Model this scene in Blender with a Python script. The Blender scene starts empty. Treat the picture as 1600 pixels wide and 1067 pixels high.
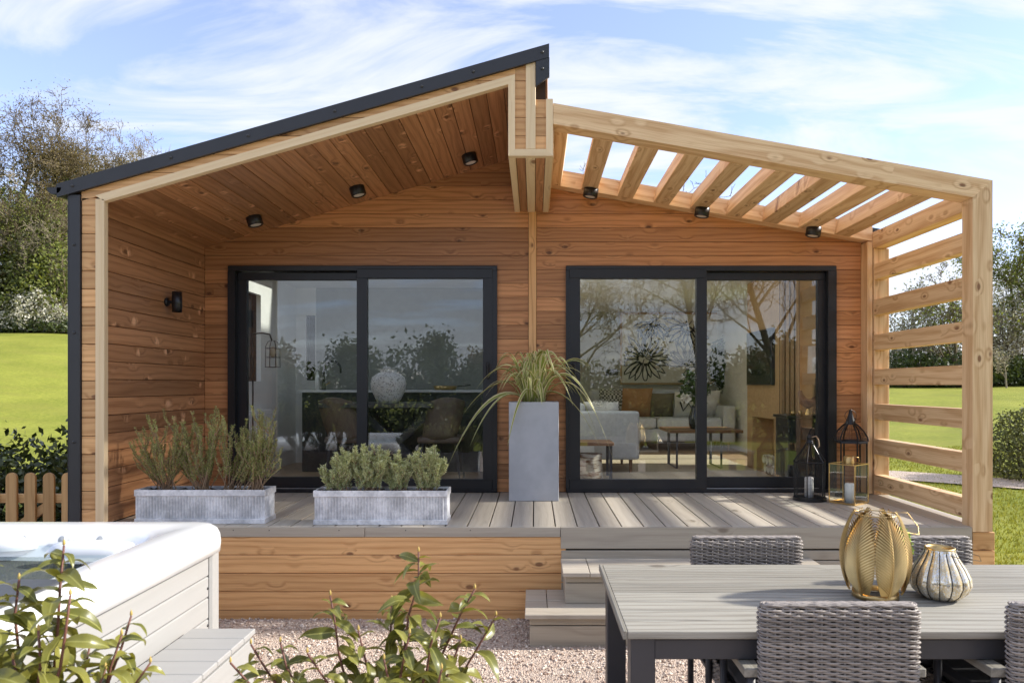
import bpy, bmesh, math, random
import numpy as np
from mathutils import Vector, Matrix
R = math.radians
sc = bpy.context.scene
# ------------------------------------------------------------------ camera, sky, sun, exposure
F, CX, CY, EYE = 1100.0, 835.0, 602.0, 1.656      # focal length and axis of the photo (px), eye height (m)
YF, YB, ZD = 4.98, 6.59, 0.656                    # front plane of the lodge, back wall of the porch, deck level
def PX(px, Y): return (px - CX) * Y / F
def PZ(py, Y): return EYE + (CY - py) * Y / F
cam_d = bpy.data.cameras.new('camera'); cam = bpy.data.objects.new('camera', cam_d)
sc.collection.objects.link(cam); sc.camera = cam
cam.location = (0, 0, EYE); cam.rotation_euler = (R(90), 0, 0)
cam_d.sensor_width = 36; cam_d.lens = F / 1600 * 36
cam_d.shift_x = (800 - CX) / 1600; cam_d.shift_y = (CY - 533.5) / 1600
cam_d.dof.use_dof = True; cam_d.dof.focus_distance = 5.6; cam_d.dof.aperture_fstop = 5.0
cam_d.clip_start = 0.05; cam_d.clip_end = 2000
SUN = Vector((1.0, 0.06, 0.62)).normalized()
w = bpy.data.worlds.new('World'); sc.world = w; w.use_nodes = True
def build_world():
    nt = w.node_tree; N = nt.nodes; L = nt.links; N.clear()
    out = N.new('ShaderNodeOutputWorld'); bg = N.new('ShaderNodeBackground')
    sky = N.new('ShaderNodeTexSky'); sky.sky_type = 'NISHITA'; sky.sun_disc = False
    sky.sun_elevation = math.asin(SUN.z); sky.sun_rotation = math.atan2(SUN.x, SUN.y)
    sky.air_density = 1.0; sky.dust_density = 0.2; sky.ozone_density = 1.6
    tc = N.new('ShaderNodeTexCoord'); sep = N.new('ShaderNodeSeparateXYZ'); L.new(tc.outputs['Generated'], sep.inputs[0])
    def m(op, a, b=None, c=None):
        n = N.new('ShaderNodeMath'); n.operation = op
        for i, v in enumerate((a, b, c)):
            if v is None: continue
            if isinstance(v, (int, float)): n.inputs[i].default_value = v
            else: L.new(v, n.inputs[i])
        return n.outputs[0]
    z = m('MAXIMUM', sep.outputs[2], 0.0); zz = m('ADD', z, 0.22)
    u = m('DIVIDE', sep.outputs[0], zz); v = m('DIVIDE', sep.outputs[1], zz)
    cb = N.new('ShaderNodeCombineXYZ'); L.new(u, cb.inputs[0]); L.new(v, cb.inputs[1])
    mp = N.new('ShaderNodeMapping'); mp.inputs['Rotation'].default_value = (0, 0, R(-38)); mp.inputs['Scale'].default_value = (0.62, 1.75, 1)
    mp.inputs['Location'].default_value = (1.7, 0.35, 0)
    L.new(cb.outputs[0], mp.inputs[0])
    n1 = N.new('ShaderNodeTexNoise'); n1.inputs['Scale'].default_value = 1.5; n1.inputs['Detail'].default_value = 10; n1.inputs['Roughness'].default_value = 0.6; n1.inputs['Distortion'].default_value = 1.6
    L.new(mp.outputs[0], n1.inputs['Vector'])
    n2 = N.new('ShaderNodeTexNoise'); n2.inputs['Scale'].default_value = 0.9; n2.inputs['Detail'].default_value = 4
    L.new(mp.outputs[0], n2.inputs['Vector'])
    s = m('ADD', m('MULTIPLY', n1.outputs[0], 0.65), m('MULTIPLY', n2.outputs[0], 0.5))
    cr = N.new('ShaderNodeMapRange'); cr.interpolation_type = 'SMOOTHSTEP'; L.new(s, cr.inputs[0])
    cr.inputs[1].default_value = 0.46; cr.inputs[2].default_value = 0.66
    hz = N.new('ShaderNodeMapRange'); hz.interpolation_type = 'SMOOTHSTEP'; L.new(z, hz.inputs[0])
    hz.inputs[1].default_value = 0.42; hz.inputs[2].default_value = 0.0; hz.inputs[3].default_value = 0; hz.inputs[4].default_value = 0.34
    mask = m('MAXIMUM', m('MINIMUM', m('ADD', m('MULTIPLY', cr.outputs[0], 0.92), hz.outputs[0]), 0.92), 0.15)
    mix = N.new('ShaderNodeMixRGB'); L.new(mask, mix.inputs[0]); tn = N.new('ShaderNodeMixRGB'); tn.blend_type = 'MULTIPLY'; tn.inputs[0].default_value = 1; L.new(sky.outputs[0], tn.inputs[1]); tn.inputs[2].default_value = (.84, .76, .88, 1); L.new(tn.outputs[0], mix.inputs[1])
    mix.inputs[2].default_value = (2.6, 2.7, 2.95, 1)
    L.new(mix.outputs[0], bg.inputs[0]); bg.inputs[1].default_value = 0.105
    L.new(bg.outputs[0], out.inputs[0])
build_world()
sd = bpy.data.lights.new('sun', 'SUN'); sun = bpy.data.objects.new('sun', sd); sc.collection.objects.link(sun)
sd.energy = 2.0; sd.angle = R(2.2); sd.color = (1, 0.95, 0.86)
sun.location = (20, 2, 14); sun.rotation_euler = SUN.to_track_quat('Z', 'Y').to_euler()
sc.view_settings.view_transform = 'Standard'; sc.view_settings.look = 'None'; sc.view_settings.gamma = 1
sc.view_settings.use_curve_mapping = False; sc.view_settings.exposure = 1.86
sc.render.engine = 'CYCLES'
cy = sc.cycles; cy.use_denoising = True; cy.max_bounces = 11; cy.diffuse_bounces = 8; cy.glossy_bounces = 4
cy.transparent_max_bounces = 16; cy.transmission_bounces = 6; cy.caustics_reflective = False; cy.caustics_refractive = False
cy.sample_clamp_indirect = 8
try: cy.denoiser = 'OPENIMAGEDENOISE'
except Exception: pass

# ------------------------------------------------------------------ helpers
rng = np.random.default_rng(7); random.seed(7)
LINK = sc.collection.objects.link
def wm(o):
    return o.matrix_parent_inverse @ Matrix() if False else (wm(o.parent) if o.parent else Matrix()) @ Matrix.LocRotScale(o.location, o.rotation_euler, o.scale)
def put(o, parent, M=None):
    """link o, parent it and give it the world matrix M"""
    LINK(o); M = M or Matrix()
    if parent:
        o.parent = parent; M = wm(parent).inverted() @ M
    l, r, s = M.decompose(); o.location = l; o.rotation_euler = r.to_euler(); o.scale = s
    return o
def tag(o, label=None, cat=None, group=None, kind=None):
    if label: o['label'] = label
    if cat: o['category'] = cat
    if group: o['group'] = group
    if kind: o['kind'] = kind
    return o
def thing(name, label, cat, loc=(0, 0, 0), rz=0, group=None):
    o = bpy.data.objects.new(name, None); LINK(o); o.location = loc; o.rotation_euler = (0, 0, rz)
    o.empty_display_size = 0.1
    return tag(o, label, cat, group)
def np_mesh(name, V, Fc, mat, smooth=False):
    me = bpy.data.meshes.new(name)
    V = np.asarray(V, dtype=np.float32)
    if isinstance(Fc, np.ndarray):
        nf, k = Fc.shape
        me.vertices.add(len(V)); me.vertices.foreach_set('co', V.ravel())
        me.loops.add(nf * k); me.loops.foreach_set('vertex_index', Fc.astype(np.int32).ravel())
        me.polygons.add(nf); me.polygons.foreach_set('loop_start', np.arange(0, nf * k, k, dtype=np.int32))
        me.polygons.foreach_set('loop_total', np.full(nf, k, dtype=np.int32))
        me.update(calc_edges=True)
    else:
        me.from_pydata([tuple(map(float, v)) for v in V], [], Fc); me.update()
    if smooth: me.polygons.foreach_set('use_smooth', np.ones(len(me.polygons), dtype=bool))
    if mat: me.materials.append(mat)
    return me
class MB:
    """collects boxes, prisms, tubes and lathes; build() makes ONE mesh object"""
    def __init__(s): s.v = []; s.f = []
    def add(s, V, Fc):
        n = len(s.v); s.v += [tuple(p) for p in V]; s.f += [tuple(i + n for i in f) for f in Fc]; return s
    def box(s, x0, x1, y0, y1, z0, z1, c=0.0):
        if c <= 0:
            V = [(x, y, z) for x in (x0, x1) for y in (y0, y1) for z in (z0, z1)]
            return s.add(V, [(0, 1, 3, 2), (4, 6, 7, 5), (0, 4, 5, 1), (2, 3, 7, 6), (0, 2, 6, 4), (1, 5, 7, 3)])
        xs, ys, zs = (x0, x1), (y0, y1), (z0, z1); V = []; ix = {}
        for i in (0, 1):
            for j in (0, 1):
                for k in (0, 1):
                    sx, sy, sz = (1 - 2 * i) * c, (1 - 2 * j) * c, (1 - 2 * k) * c
                    for a, d in enumerate(((0, sy, sz), (sx, 0, sz), (sx, sy, 0))):
                        ix[i, j, k, a] = len(V); V.append((xs[i] + d[0], ys[j] + d[1], zs[k] + d[2]))
        Fc = []
        def q(pts, n):
            a, b, d = (Vector(V[pts[0]]), Vector(V[pts[1]]), Vector(V[pts[2]]))
            Fc.append(tuple(pts) if (b - a).cross(d - b).dot(n) > 0 else tuple(reversed(pts)))
        for e in (0, 1):
            sg = 2 * e - 1
            q([ix[e, 0, 0, 0], ix[e, 1, 0, 0], ix[e, 1, 1, 0], ix[e, 0, 1, 0]], Vector((sg, 0, 0)))
            q([ix[0, e, 0, 1], ix[1, e, 0, 1], ix[1, e, 1, 1], ix[0, e, 1, 1]], Vector((0, sg, 0)))
            q([ix[0, 0, e, 2], ix[1, 0, e, 2], ix[1, 1, e, 2], ix[0, 1, e, 2]], Vector((0, 0, sg)))
        for i in (0, 1):
            for j in (0, 1):
                n = Vector((2 * i - 1, 2 * j - 1, 0)); q([ix[i, j, 0, 0], ix[i, j, 1, 0], ix[i, j, 1, 1], ix[i, j, 0, 1]], n)
                n = Vector((2 * i - 1, 0, 2 * j - 1)); q([ix[i, 0, j, 0], ix[i, 1, j, 0], ix[i, 1, j, 2], ix[i, 0, j, 2]], n)
                n = Vector((0, 2 * i - 1, 2 * j - 1)); q([ix[0, i, j, 1], ix[1, i, j, 1], ix[1, i, j, 2], ix[0, i, j, 2]], n)
                for k in (0, 1):
                    q([ix[i, j, k, 0], ix[i, j, k, 1], ix[i, j, k, 2]], Vector((2 * i - 1, 2 * j - 1, 2 * k - 1)))
        return s.add(V, Fc)
    def prism(s, poly, y0, y1):
        """polygon in (x, z), extruded y0..y1"""
        n = len(poly); A = sum(poly[i][0] * poly[(i + 1) % n][1] - poly[(i + 1) % n][0] * poly[i][1] for i in range(n))
        if A < 0: poly = poly[::-1]
        V = [(x, y0, z) for x, z in poly] + [(x, y1, z) for x, z in poly]
        return s.add(V, [tuple(range(n)), tuple(range(2 * n - 1, n - 1, -1))] + [(i, i + n, (i + 1) % n + n, (i + 1) % n) for i in range(n)])
    def tube(s, pts, r, sides=6, closed=False, cap=True):
        pts = [Vector(p) for p in pts]; n = len(pts)
        rs = r if hasattr(r, '__len__') else [r] * n
        V = []; prev = None
        for i, p in enumerate(pts):
            if closed: d = pts[(i + 1) % n] - pts[i - 1]
            else: d = pts[min(i + 1, n - 1)] - pts[max(i - 1, 0)]
            d = d.normalized() if d.length > 1e-9 else Vector((0, 0, 1))
            if prev is None:
                a = d.orthogonal().normalized()
            else:
                a = prev - d * prev.dot(d); a = a.normalized() if a.length > 1e-6 else d.orthogonal().normalized()
            prev = a; b = d.cross(a)
            for k in range(sides):
                t = 2 * math.pi * k / sides; V.append(p + (a * math.cos(t) + b * math.sin(t)) * rs[i])
        Fc = []
        for i in range(n if closed else n - 1):
            j = (i + 1) % n
            for k in range(sides):
                l = (k + 1) % sides; Fc.append((i * sides + k, i * sides + l, j * sides + l, j * sides + k))
        if cap and not closed:
            Fc.append(tuple(range(sides - 1, -1, -1))); Fc.append(tuple((n - 1) * sides + k for k in range(sides)))
        return s.add(V, Fc)
    def lathe(s, prof, c=(0, 0, 0), seg=24, wob=None):
        V = []; n = len(prof)
        for k in range(seg):
            t = 2 * math.pi * k / seg
            for r, z in prof:
                if wob: r = r * wob(t, z)
                V.append((c[0] + r * math.cos(t), c[1] + r * math.sin(t), c[2] + z))
        Fc = []
        for k in range(seg):
            l = (k + 1) % seg
            for i in range(n - 1): Fc.append((k * n + i, l * n + i, l * n + i + 1, k * n + i + 1))
        return s.add(V, Fc)
    def mesh(s, name, mat, smooth=False):
        me = np_mesh(name, s.v, s.f, mat); 
        if smooth:
            for p in me.polygons: p.use_smooth = True
        return me
    def build(s, name, mat, parent=None, M=None, smooth=False):
        return put(bpy.data.objects.new(name, s.mesh(name, mat, smooth)), parent, M)
_cache = {}
def plank(name, parent, a, b, nrm, wd, t, mat, c=0.003):
    """a board with centre line a-b; local x along it, local z its thickness along nrm"""
    a, b, n = Vector(a), Vector(b), Vector(nrm); x = (b - a); Ln = x.length; x.normalize()
    n = (n - x * n.dot(x)).normalized(); y = n.cross(x)
    key = (round(Ln, 3), round(wd, 4), round(t, 4), mat.name, c)
    if key not in _cache:
        _cache[key] = MB().box(-Ln / 2, Ln / 2, -wd / 2, wd / 2, -t / 2, t / 2, min(c, t * .4)).mesh(name, mat)
    M = Matrix((x, y, n)).transposed().to_4x4(); M.translation = (a + b) / 2
    return put(bpy.data.objects.new(name, _cache[key]), parent, M)
def copy_tree(o, parent=None):
    c = o.copy(); LINK(c); c.parent = parent
    for ch in [k for k in bpy.data.objects if k.parent == o]: copy_tree(ch, c)
    return c
def rotz(a): return Matrix.Rotation(a, 4, 'Z')
def T(x, y, z): return Matrix.Translation((x, y, z))

# ------------------------------------------------------------------ materials
class MT:
    def __init__(s, name, rough=0.5, spec=0.5, metal=0.0, col=(.5, .5, .5)):
        s.m = bpy.data.materials.new(name); s.m.use_nodes = True
        s.nt = s.m.node_tree; s.N = s.nt.nodes; s.L = s.nt.links; s.b = s.N['Principled BSDF']
        s.b.inputs['Roughness'].default_value = rough; s.b.inputs['Metallic'].default_value = metal
        s.b.inputs['Specular IOR Level'].default_value = spec; s.b.inputs['Base Color'].default_value = (*col, 1)
        s._tc = None
    def inp(s, sock, v):
        if isinstance(v, (int, float)): sock.default_value = v
        elif isinstance(v, tuple): sock.default_value = v if len(v) == len(sock.default_value) else (*v, 1)
        else: s.L.new(v, sock)
    def math(s, op, a, b=None, c=None, clamp=False):
        n = s.N.new('ShaderNodeMath'); n.operation = op; n.use_clamp = clamp
        for i, v in enumerate((a, b, c)):
            if v is not None: s.inp(n.inputs[i], v)
        return n.outputs[0]
    def obj(s): 
        s._tc = s._tc or s.N.new('ShaderNodeTexCoord'); return s._tc.outputs['Object']
    def rand(s): return s.N.new('ShaderNodeObjectInfo').outputs['Random']
    def island(s): return s.N.new('ShaderNodeNewGeometry').outputs['Random Per Island']
    def mapping(s, v, scale=(1, 1, 1), loc=(0, 0, 0)):
        n = s.N.new('ShaderNodeMapping'); s.L.new(v, n.inputs[0]); n.inputs['Scale'].default_value = scale
        s.inp(n.inputs['Location'], loc); return n.outputs[0]
    def shift(s, v, amount=53.0):
        """a different part of the pattern on every object"""
        n = s.N.new('ShaderNodeVectorMath'); n.operation = 'ADD'; s.L.new(v, n.inputs[0])
        c = s.N.new('ShaderNodeCombineXYZ'); r = s.rand()
        s.inp(c.inputs[0], s.math('MULTIPLY', r, amount)); s.inp(c.inputs[1], s.math('MULTIPLY', r, amount * 1.7)); s.inp(c.inputs[2], s.math('MULTIPLY', r, 3.1))
        s.L.new(c.outputs[0], n.inputs[1]); return n.outputs[0]
    def noise(s, v, scale, detail=4, rough=.55, dist=0.0):
        n = s.N.new('ShaderNodeTexNoise'); s.L.new(v, n.inputs['Vector']); n.inputs['Scale'].default_value = scale
        n.inputs['Detail'].default_value = detail; n.inputs['Roughness'].default_value = rough; n.inputs['Distortion'].default_value = dist
        return n.outputs[0]
    def voro(s, v, scale):
        n = s.N.new('ShaderNodeTexVoronoi'); s.L.new(v, n.inputs['Vector']); n.inputs['Scale'].default_value = scale
        return n.outputs['Distance'], n.outputs['Color']
    def ramp(s, v, a, b, lo=0.0, hi=1.0, smooth=True):
        n = s.N.new('ShaderNodeMapRange'); n.interpolation_type = 'SMOOTHSTEP' if smooth else 'LINEAR'
        s.inp(n.inputs[0], v)
        for i, x in zip((1, 2, 3, 4), (a, b, lo, hi)): n.inputs[i].default_value = x
        return n.outputs[0]
    def mix(s, f, a, b, mode='MIX'):
        n = s.N.new('ShaderNodeMixRGB'); n.blend_type = mode
        for i, v in enumerate((f, a, b)): s.inp(n.inputs[i], v)
        return n.outputs[0]
    def color(s, v): s.inp(s.b.inputs['Base Color'], v); return s
    def rough(s, v): s.inp(s.b.inputs['Roughness'], v); return s
    def bump(s, h, strength=.3, dist=.01):
        n = s.N.new('ShaderNodeBump'); n.inputs['Strength'].default_value = strength; n.inputs['Distance'].default_value = dist
        s.inp(n.inputs['Height'], h); s.L.new(n.outputs[0], s.b.inputs['Normal']); return s
def plain(name, col, rough=.5, metal=0, spec=.5, var=0.06, scale=6, bump=0.0):
    m = MT(name, rough, spec, metal, col); v = m.obj()
    n = m.noise(v, scale, 5); m.color(m.mix(m.ramp(n, .3, .7), tuple(c * (1 - var) for c in col), tuple(min(1, c * (1 + var)) for c in col)))
    m.rough(m.math('ADD', rough - .06, m.math('MULTIPLY', m.noise(v, scale * 3, 3), .12)))
    if bump: m.bump(m.noise(v, scale * 12, 3), bump, .004)
    return m.m
def wood(name, light, dark, knot, rough=.55, vary=.18, freq=34.0, knots=.55, pale=0.0, ksize=1.0, spec=.4, bump=.12, contrast=.92):
    m = MT(name, rough, spec); v = m.shift(m.obj())
    n1 = m.noise(m.mapping(v, (.9, 7, 7)), 1.0, 2, .5)
    fine = m.noise(m.mapping(v, (3.5, 150, 150)), 1.0, 2, .6)
    big = m.noise(m.mapping(v, (.7, 5, 5)), 1.0, 1)
    kd, kc = m.voro(m.mapping(v, (3.4 / ksize, 6.6 / ksize, 1.2)), 1.0)
    sepc = m.N.new('ShaderNodeSeparateColor'); m.L.new(kc, sepc.inputs[0])
    on = m.math('GREATER_THAN', sepc.outputs[0], 1 - knots * .62)
    kmask = m.math('MULTIPLY', m.ramp(kd, .19, .10), on)
    kfall = m.math('MULTIPLY', m.ramp(kd, .55, .05), on)
    sx = m.N.new('ShaderNodeSeparateXYZ'); m.L.new(v, sx.inputs[0])
    ph = m.math('ADD', m.math('ADD', m.math('MULTIPLY', sx.outputs[1], freq), m.math('MULTIPLY', sx.outputs[2], freq * .6)), m.math('ADD', m.math('MULTIPLY', n1, 7.5), m.math('MULTIPLY', kfall, 3.2)))
    ring = m.math('MULTIPLY_ADD', m.math('SINE', m.math('MULTIPLY', ph, 2.2)), .5, .5)
    ring = m.math('POWER', ring, 2.2)
    g = m.math('ADD', m.math('MULTIPLY', ring, .55), m.math('MULTIPLY', m.ramp(fine, .35, .75), .45))
    col = m.mix(m.math('MULTIPLY', g, contrast), light, dark)
    lo = 1 - vary; col = m.mix(1.0, col, m.mix(m.ramp(m.math('ADD', m.math('MULTIPLY', m.rand(), .8), m.math('MULTIPLY', big, .4)), .1, 1.0), (lo, lo * .98, lo * .95), (1 + vary * .55, 1 + vary * .5, 1 + vary * .4)), 'MULTIPLY')
    col = m.mix(m.math('MULTIPLY', m.math('MULTIPLY', kfall, g), .45), col, knot)
    col = m.mix(m.math('MULTIPLY', kmask, .85), col, knot)
    if pale:  # glossy sheen around knots, painted into the colour as lighter patches
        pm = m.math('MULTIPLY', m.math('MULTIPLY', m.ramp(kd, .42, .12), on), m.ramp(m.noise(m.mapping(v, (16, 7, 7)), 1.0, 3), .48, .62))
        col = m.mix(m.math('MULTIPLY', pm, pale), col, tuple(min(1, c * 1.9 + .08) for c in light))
    m.color(col); m.rough(m.math('ADD', rough - .1, m.math('MULTIPLY', fine, .2)))
    m.bump(m.math('MULTIPLY', fine, -1.0), bump, .003)
    return m.m
def leafmat(name, c1, c2, rough=.5, trans=.35, spec=.35, back=None):
    m = MT(name, rough, spec); r = m.island(); col = m.mix(r, c1, c2)
    if back:
        bf = m.N.new('ShaderNodeNewGeometry').outputs['Backfacing']; col = m.mix(bf, col, back)
    m.color(col)
    tr = m.N.new('ShaderNodeBsdfTranslucent'); m.L.new(m.mix(1.0, col, (1.25, 1.2, .6), 'MULTIPLY'), tr.inputs[0])
    mx = m.N.new('ShaderNodeMixShader'); mx.inputs[0].default_value = trans
    m.L.new(m.b.outputs[0], mx.inputs[1]); m.L.new(tr.outputs[0], mx.inputs[2]); m.L.new(mx.outputs[0], m.N['Material Output'].inputs[0])
    return m.m
def glassmat(name, refl=.16, tint=(.93, .96, .95), wav=0.0):
    m = MT(name); m.N.remove(m.b)
    tr = m.N.new('ShaderNodeBsdfTransparent'); tr.inputs[0].default_value = (*tint, 1)
    gl = m.N.new('ShaderNodeBsdfGlossy'); gl.inputs['Roughness'].default_value = 0.0; gl.inputs['Color'].default_value = (.92, .96, 1, 1)
    fr = m.N.new('ShaderNodeLayerWeight'); fr.inputs[0].default_value = .5
    f = m.math('ADD', m.math('MULTIPLY', m.math('POWER', fr.outputs['Facing'], 5.0), .85), refl + .025, clamp=True)
    if wav:
        bp = m.N.new('ShaderNodeBump'); bp.inputs['Strength'].default_value = wav; bp.inputs['Distance'].default_value = .01
        m.L.new(m.noise(m.obj(), 1.6, 2), bp.inputs['Height']); m.L.new(bp.outputs[0], gl.inputs['Normal'])
    mx = m.N.new('ShaderNodeMixShader'); m.L.new(f, mx.inputs[0]); m.L.new(tr.outputs[0], mx.inputs[1]); m.L.new(gl.outputs[0], mx.inputs[2])
    m.L.new(mx.outputs[0], m.N['Material Output'].inputs[0]); return m.m

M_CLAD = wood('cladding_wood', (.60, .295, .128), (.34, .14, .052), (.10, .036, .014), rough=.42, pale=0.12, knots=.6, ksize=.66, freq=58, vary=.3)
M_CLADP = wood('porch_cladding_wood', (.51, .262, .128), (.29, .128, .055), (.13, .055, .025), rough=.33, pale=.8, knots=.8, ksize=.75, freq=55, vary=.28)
M_FRONT = wood('lit_cladding_wood', (.76, .455, .21), (.52, .255, .095), (.17, .07, .03), rough=.5, knots=.55, ksize=.66, freq=58, vary=.24)  # cladding stain made lighter, brighter front light put into the colour
M_TRIM = wood('pale_trim_wood', (.82, .65, .42), (.68, .47, .25), (.26, .13, .06), rough=.55, knots=.25, vary=.08, contrast=.5, freq=50)
M_LARCH = wood('larch_beam_wood', (.81, .585, .345), (.50, .265, .105), (.20, .085, .035), rough=.55, knots=.7, vary=.16, ksize=.55, contrast=.85, freq=32)
M_DECK = wood('composite_deck', (.50, .455, .385), (.35, .31, .25), (.22, .185, .14), rough=.5, knots=.2, vary=.14, contrast=.55, freq=42, bump=.25)
M_EDGE = wood('composite_edge', (.42, .375, .305), (.27, .235, .19), (.2, .16, .12), rough=.55, knots=.25, vary=.1, contrast=.6, freq=30, bump=.2)
M_TABLE = wood('weathered_table_wood', (.36, .345, .30), (.20, .185, .155), (.14, .12, .095), rough=.65, knots=.25, vary=.22, contrast=1.0, freq=70, bump=.4)
M_FENCE = wood('fence_wood', (.55, .35, .155), (.38, .21, .08), (.22, .12, .05), rough=.65, knots=.4)
M_BLACK = plain('anthracite_metal', (.028, .029, .033), .42, 0, .5)
M_FRAME = plain('dark_door_frame', (.013, .0135, .016), .38, 0, .5)
M_GAP = plain('dark_joint', (.035, .018, .009), .9)
M_WHITE = plain('white_paint', (.87, .86, .83), .55, var=.03)
M_GLASS = glassmat('door_glass', .045, (.98, .99, .985), wav=.006)
M_GLASS2 = glassmat('clear_glass', .015)
M_DEEP = plain('dark_underside', (.05, .04, .03), .9)
# ------------------------------------------------------------------ ground
def smooth(a, b, x):
    t = np.clip((x - a) / (b - a), 0, 1); return t * t * (3 - 2 * t)
def ground_z(x, y):
    x = np.asarray(x, float); y = np.asarray(y, float)
    left = smooth(-3.0, -26, x) * smooth(9, 42, y) * 4.6
    right = smooth(2.0, 20, x) * smooth(8, 46, y) * 1.75
    back = smooth(14, 60, y) * 1.6 * (1 - smooth(2, 20, x)) * (1 - smooth(-3, -26, x))
    rear = smooth(-8, -45, y) * 1.0
    roll = 0.10 * np.sin(x * .31 + 1.1) * np.sin(y * .27) * smooth(9, 18, np.abs(y))
    return left + right + back + rear + roll
def build_ground():
    g = MT('grass_ground', .85, .15); v = g.obj()
    a = g.noise(g.mapping(v, (1, 1, 1)), .35, 5); b = g.noise(v, 9, 4, .7); c = g.noise(v, 60, 3, .7)
    s = g.math('ADD', g.math('ADD', g.math('MULTIPLY', a, .35), g.math('MULTIPLY', b, .3)), g.math('MULTIPLY', c, .35))
    gc = g.mix(g.ramp(s, .38, .62), (.145, .175, .020), (.33, .34, .055)); gc = g.mix(g.ramp(g.noise(g.mapping(v, (.5, 1.6, 1)), .8, 3), .42, .66, 0, .5), gc, (.24, .235, .045)); g.color(gc); g.bump(c, .5, .03)
    xs = np.unique(np.concatenate([np.linspace(-160, -12, 50), np.linspace(-12, 12, 49), np.linspace(12, 160, 50)]))
    ys = np.unique(np.concatenate([np.linspace(-160, -8, 50), np.linspace(-8, 16, 49), np.linspace(16, 190, 60)]))
    X, Y = np.meshgrid(xs, ys, indexing='ij'); Z = ground_z(X, Y) - 0.015
    V = np.stack([X, Y, Z], -1).reshape(-1, 3); ny = len(ys)
    i, j = np.meshgrid(np.arange(len(xs) - 1), np.arange(ny - 1), indexing='ij'); k = (i * ny + j).ravel()
    me = np_mesh('lawn', V, np.stack([k, k + ny, k + ny + 1, k + 1], -1), g.m, True)
    tag(put(bpy.data.objects.new('lawn', me), None), kind='structure')
    # gravel yard and path
    m = MT('gravel', .9, .2); v = m.obj(); d, c = m.voro(v, 95); n = m.noise(v, 3, 4)
    sp = m.N.new('ShaderNodeSeparateColor'); m.L.new(c, sp.inputs[0])
    m.color(m.mix(m.ramp(n, .3, .7), m.mix(sp.outputs[0], (.38, .285, .225), (.74, .64, .55)), m.mix(sp.outputs[1], (.48, .35, .28), (.70, .59, .50))))
    m.bump(m.math('MULTIPLY', d, -1), .9, .012)
    global M_GRAVEL; M_GRAVEL = m.m
    xs = np.linspace(-9, 3.62, 60); ys = np.linspace(-4.5, 7.2, 60)
    X, Y = np.meshgrid(xs, ys, indexing='ij'); Z = X * 0 + .004
    edge = 3.50 + .06 * np.sin(Y * 2.3) + .04 * np.sin(Y * 5.1); X = np.where(X > 3.4, edge, X)
    V = np.stack([X, Y, Z], -1).reshape(-1, 3); i, j = np.meshgrid(np.arange(59), np.arange(59), indexing='ij'); k = (i * 60 + j).ravel()
    tag(put(bpy.data.objects.new('gravel_yard', np_mesh('gravel_yard', V, np.stack([k, k + 60, k + 61, k + 1], -1), m.m)), None), kind='structure')
    pts = [(4.0, 14.6), (5.6, 13.6), (6.8, 12.7), (8.2, 11.6), (10.5, 10.6), (14, 10)]
    V = []; Fc = []
    for q, (x, y) in enumerate(pts):
        for s in (-.55, 0, .55): V.append((x + s * .55, y + s * 1.0, float(ground_z(x + s * .55, y + s)) + .012))
        if q: Fc += [((q - 1) * 3 + e, q * 3 + e, q * 3 + e + 1, (q - 1) * 3 + e + 1) for e in (0, 1)]
    tag(put(bpy.data.objects.new('gravel_path', np_mesh('gravel_path', V, Fc, m.m)), None), kind='structure')
    # loose pebbles
    P = []
    n = 26000; x = rng.uniform(-2.6, 3.5, n * 3); y = 4.98 - (rng.random(n * 3) ** 1.2) * 2.9
    keep = (np.abs((x) * 1100 / y + 35) < 830); x, y = x[keep][:n], y[keep][:n]; n = len(x)
    O = np.array([(1, 0, 0), (0, 1, 0), (-1, 0, 0), (0, -1, 0), (0, 0, 1), (.2, .1, -1)], float)
    s = (.0035 + .010 * rng.random(n) ** 2.2)[:, None, None] * rng.uniform(.6, 1.25, (n, 6, 1))
    an = rng.uniform(0, 6.28, n); ca, sa = np.cos(an), np.sin(an)
    V = O[None] * s * np.array([1.2, .9, .75]); V = np.stack([V[..., 0] * ca[:, None] - V[..., 1] * sa[:, None], V[..., 0] * sa[:, None] + V[..., 1] * ca[:, None], V[..., 2]], -1)
    V += np.stack([x, y, np.full(n, .008)], -1)[:, None]
    f = np.array([(0, 1, 4), (1, 2, 4), (2, 3, 4), (3, 0, 4), (1, 0, 5), (2, 1, 5), (3, 2, 5), (0, 3, 5)])
    Fc = (f[None] + (np.arange(n) * 6)[:, None, None]).reshape(-1, 3)
    pm = MT('pebble', .8, .3); r = pm.island(); pm.color(pm.mix(pm.ramp(r, 0, 1), (.36, .255, .20), (.82, .72, .62)))
    tag(put(bpy.data.objects.new('pebbles', np_mesh('pebbles', V.reshape(-1, 3), Fc, pm.m)), None), 'pale pinkish loose gravel stones covering the yard', 'gravel', kind='stuff')
    # grass blades beside the lodge and through the slats
    n = 95000; x = rng.uniform(3.46, 13, n); y = rng.uniform(3.9, 17, n)
    keep = (x * 1100 / y < 800) & (x * 1100 / y > 480) & (rng.random(n) < np.clip(7.5 / y, 0, 1)); x, y = x[keep], y[keep]; n = len(x)
    h = rng.uniform(.018, .05, n); a = rng.uniform(0, 6.28, n); wd = .0035 + .0005 * y; lean = rng.normal(0, .018, (n, 2)); z = ground_z(x, y) - .015
    B = np.stack([x, y, z], -1); dx = np.stack([np.cos(a) * wd, np.sin(a) * wd, a * 0], -1)
    V = np.stack([B - dx, B + dx, B + np.stack([lean[:, 0], lean[:, 1], h], -1)], 1).reshape(-1, 3)
    gm = leafmat('grass_blade', (.15, .17, .024), (.34, .34, .07), .6, .3, .2)
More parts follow.
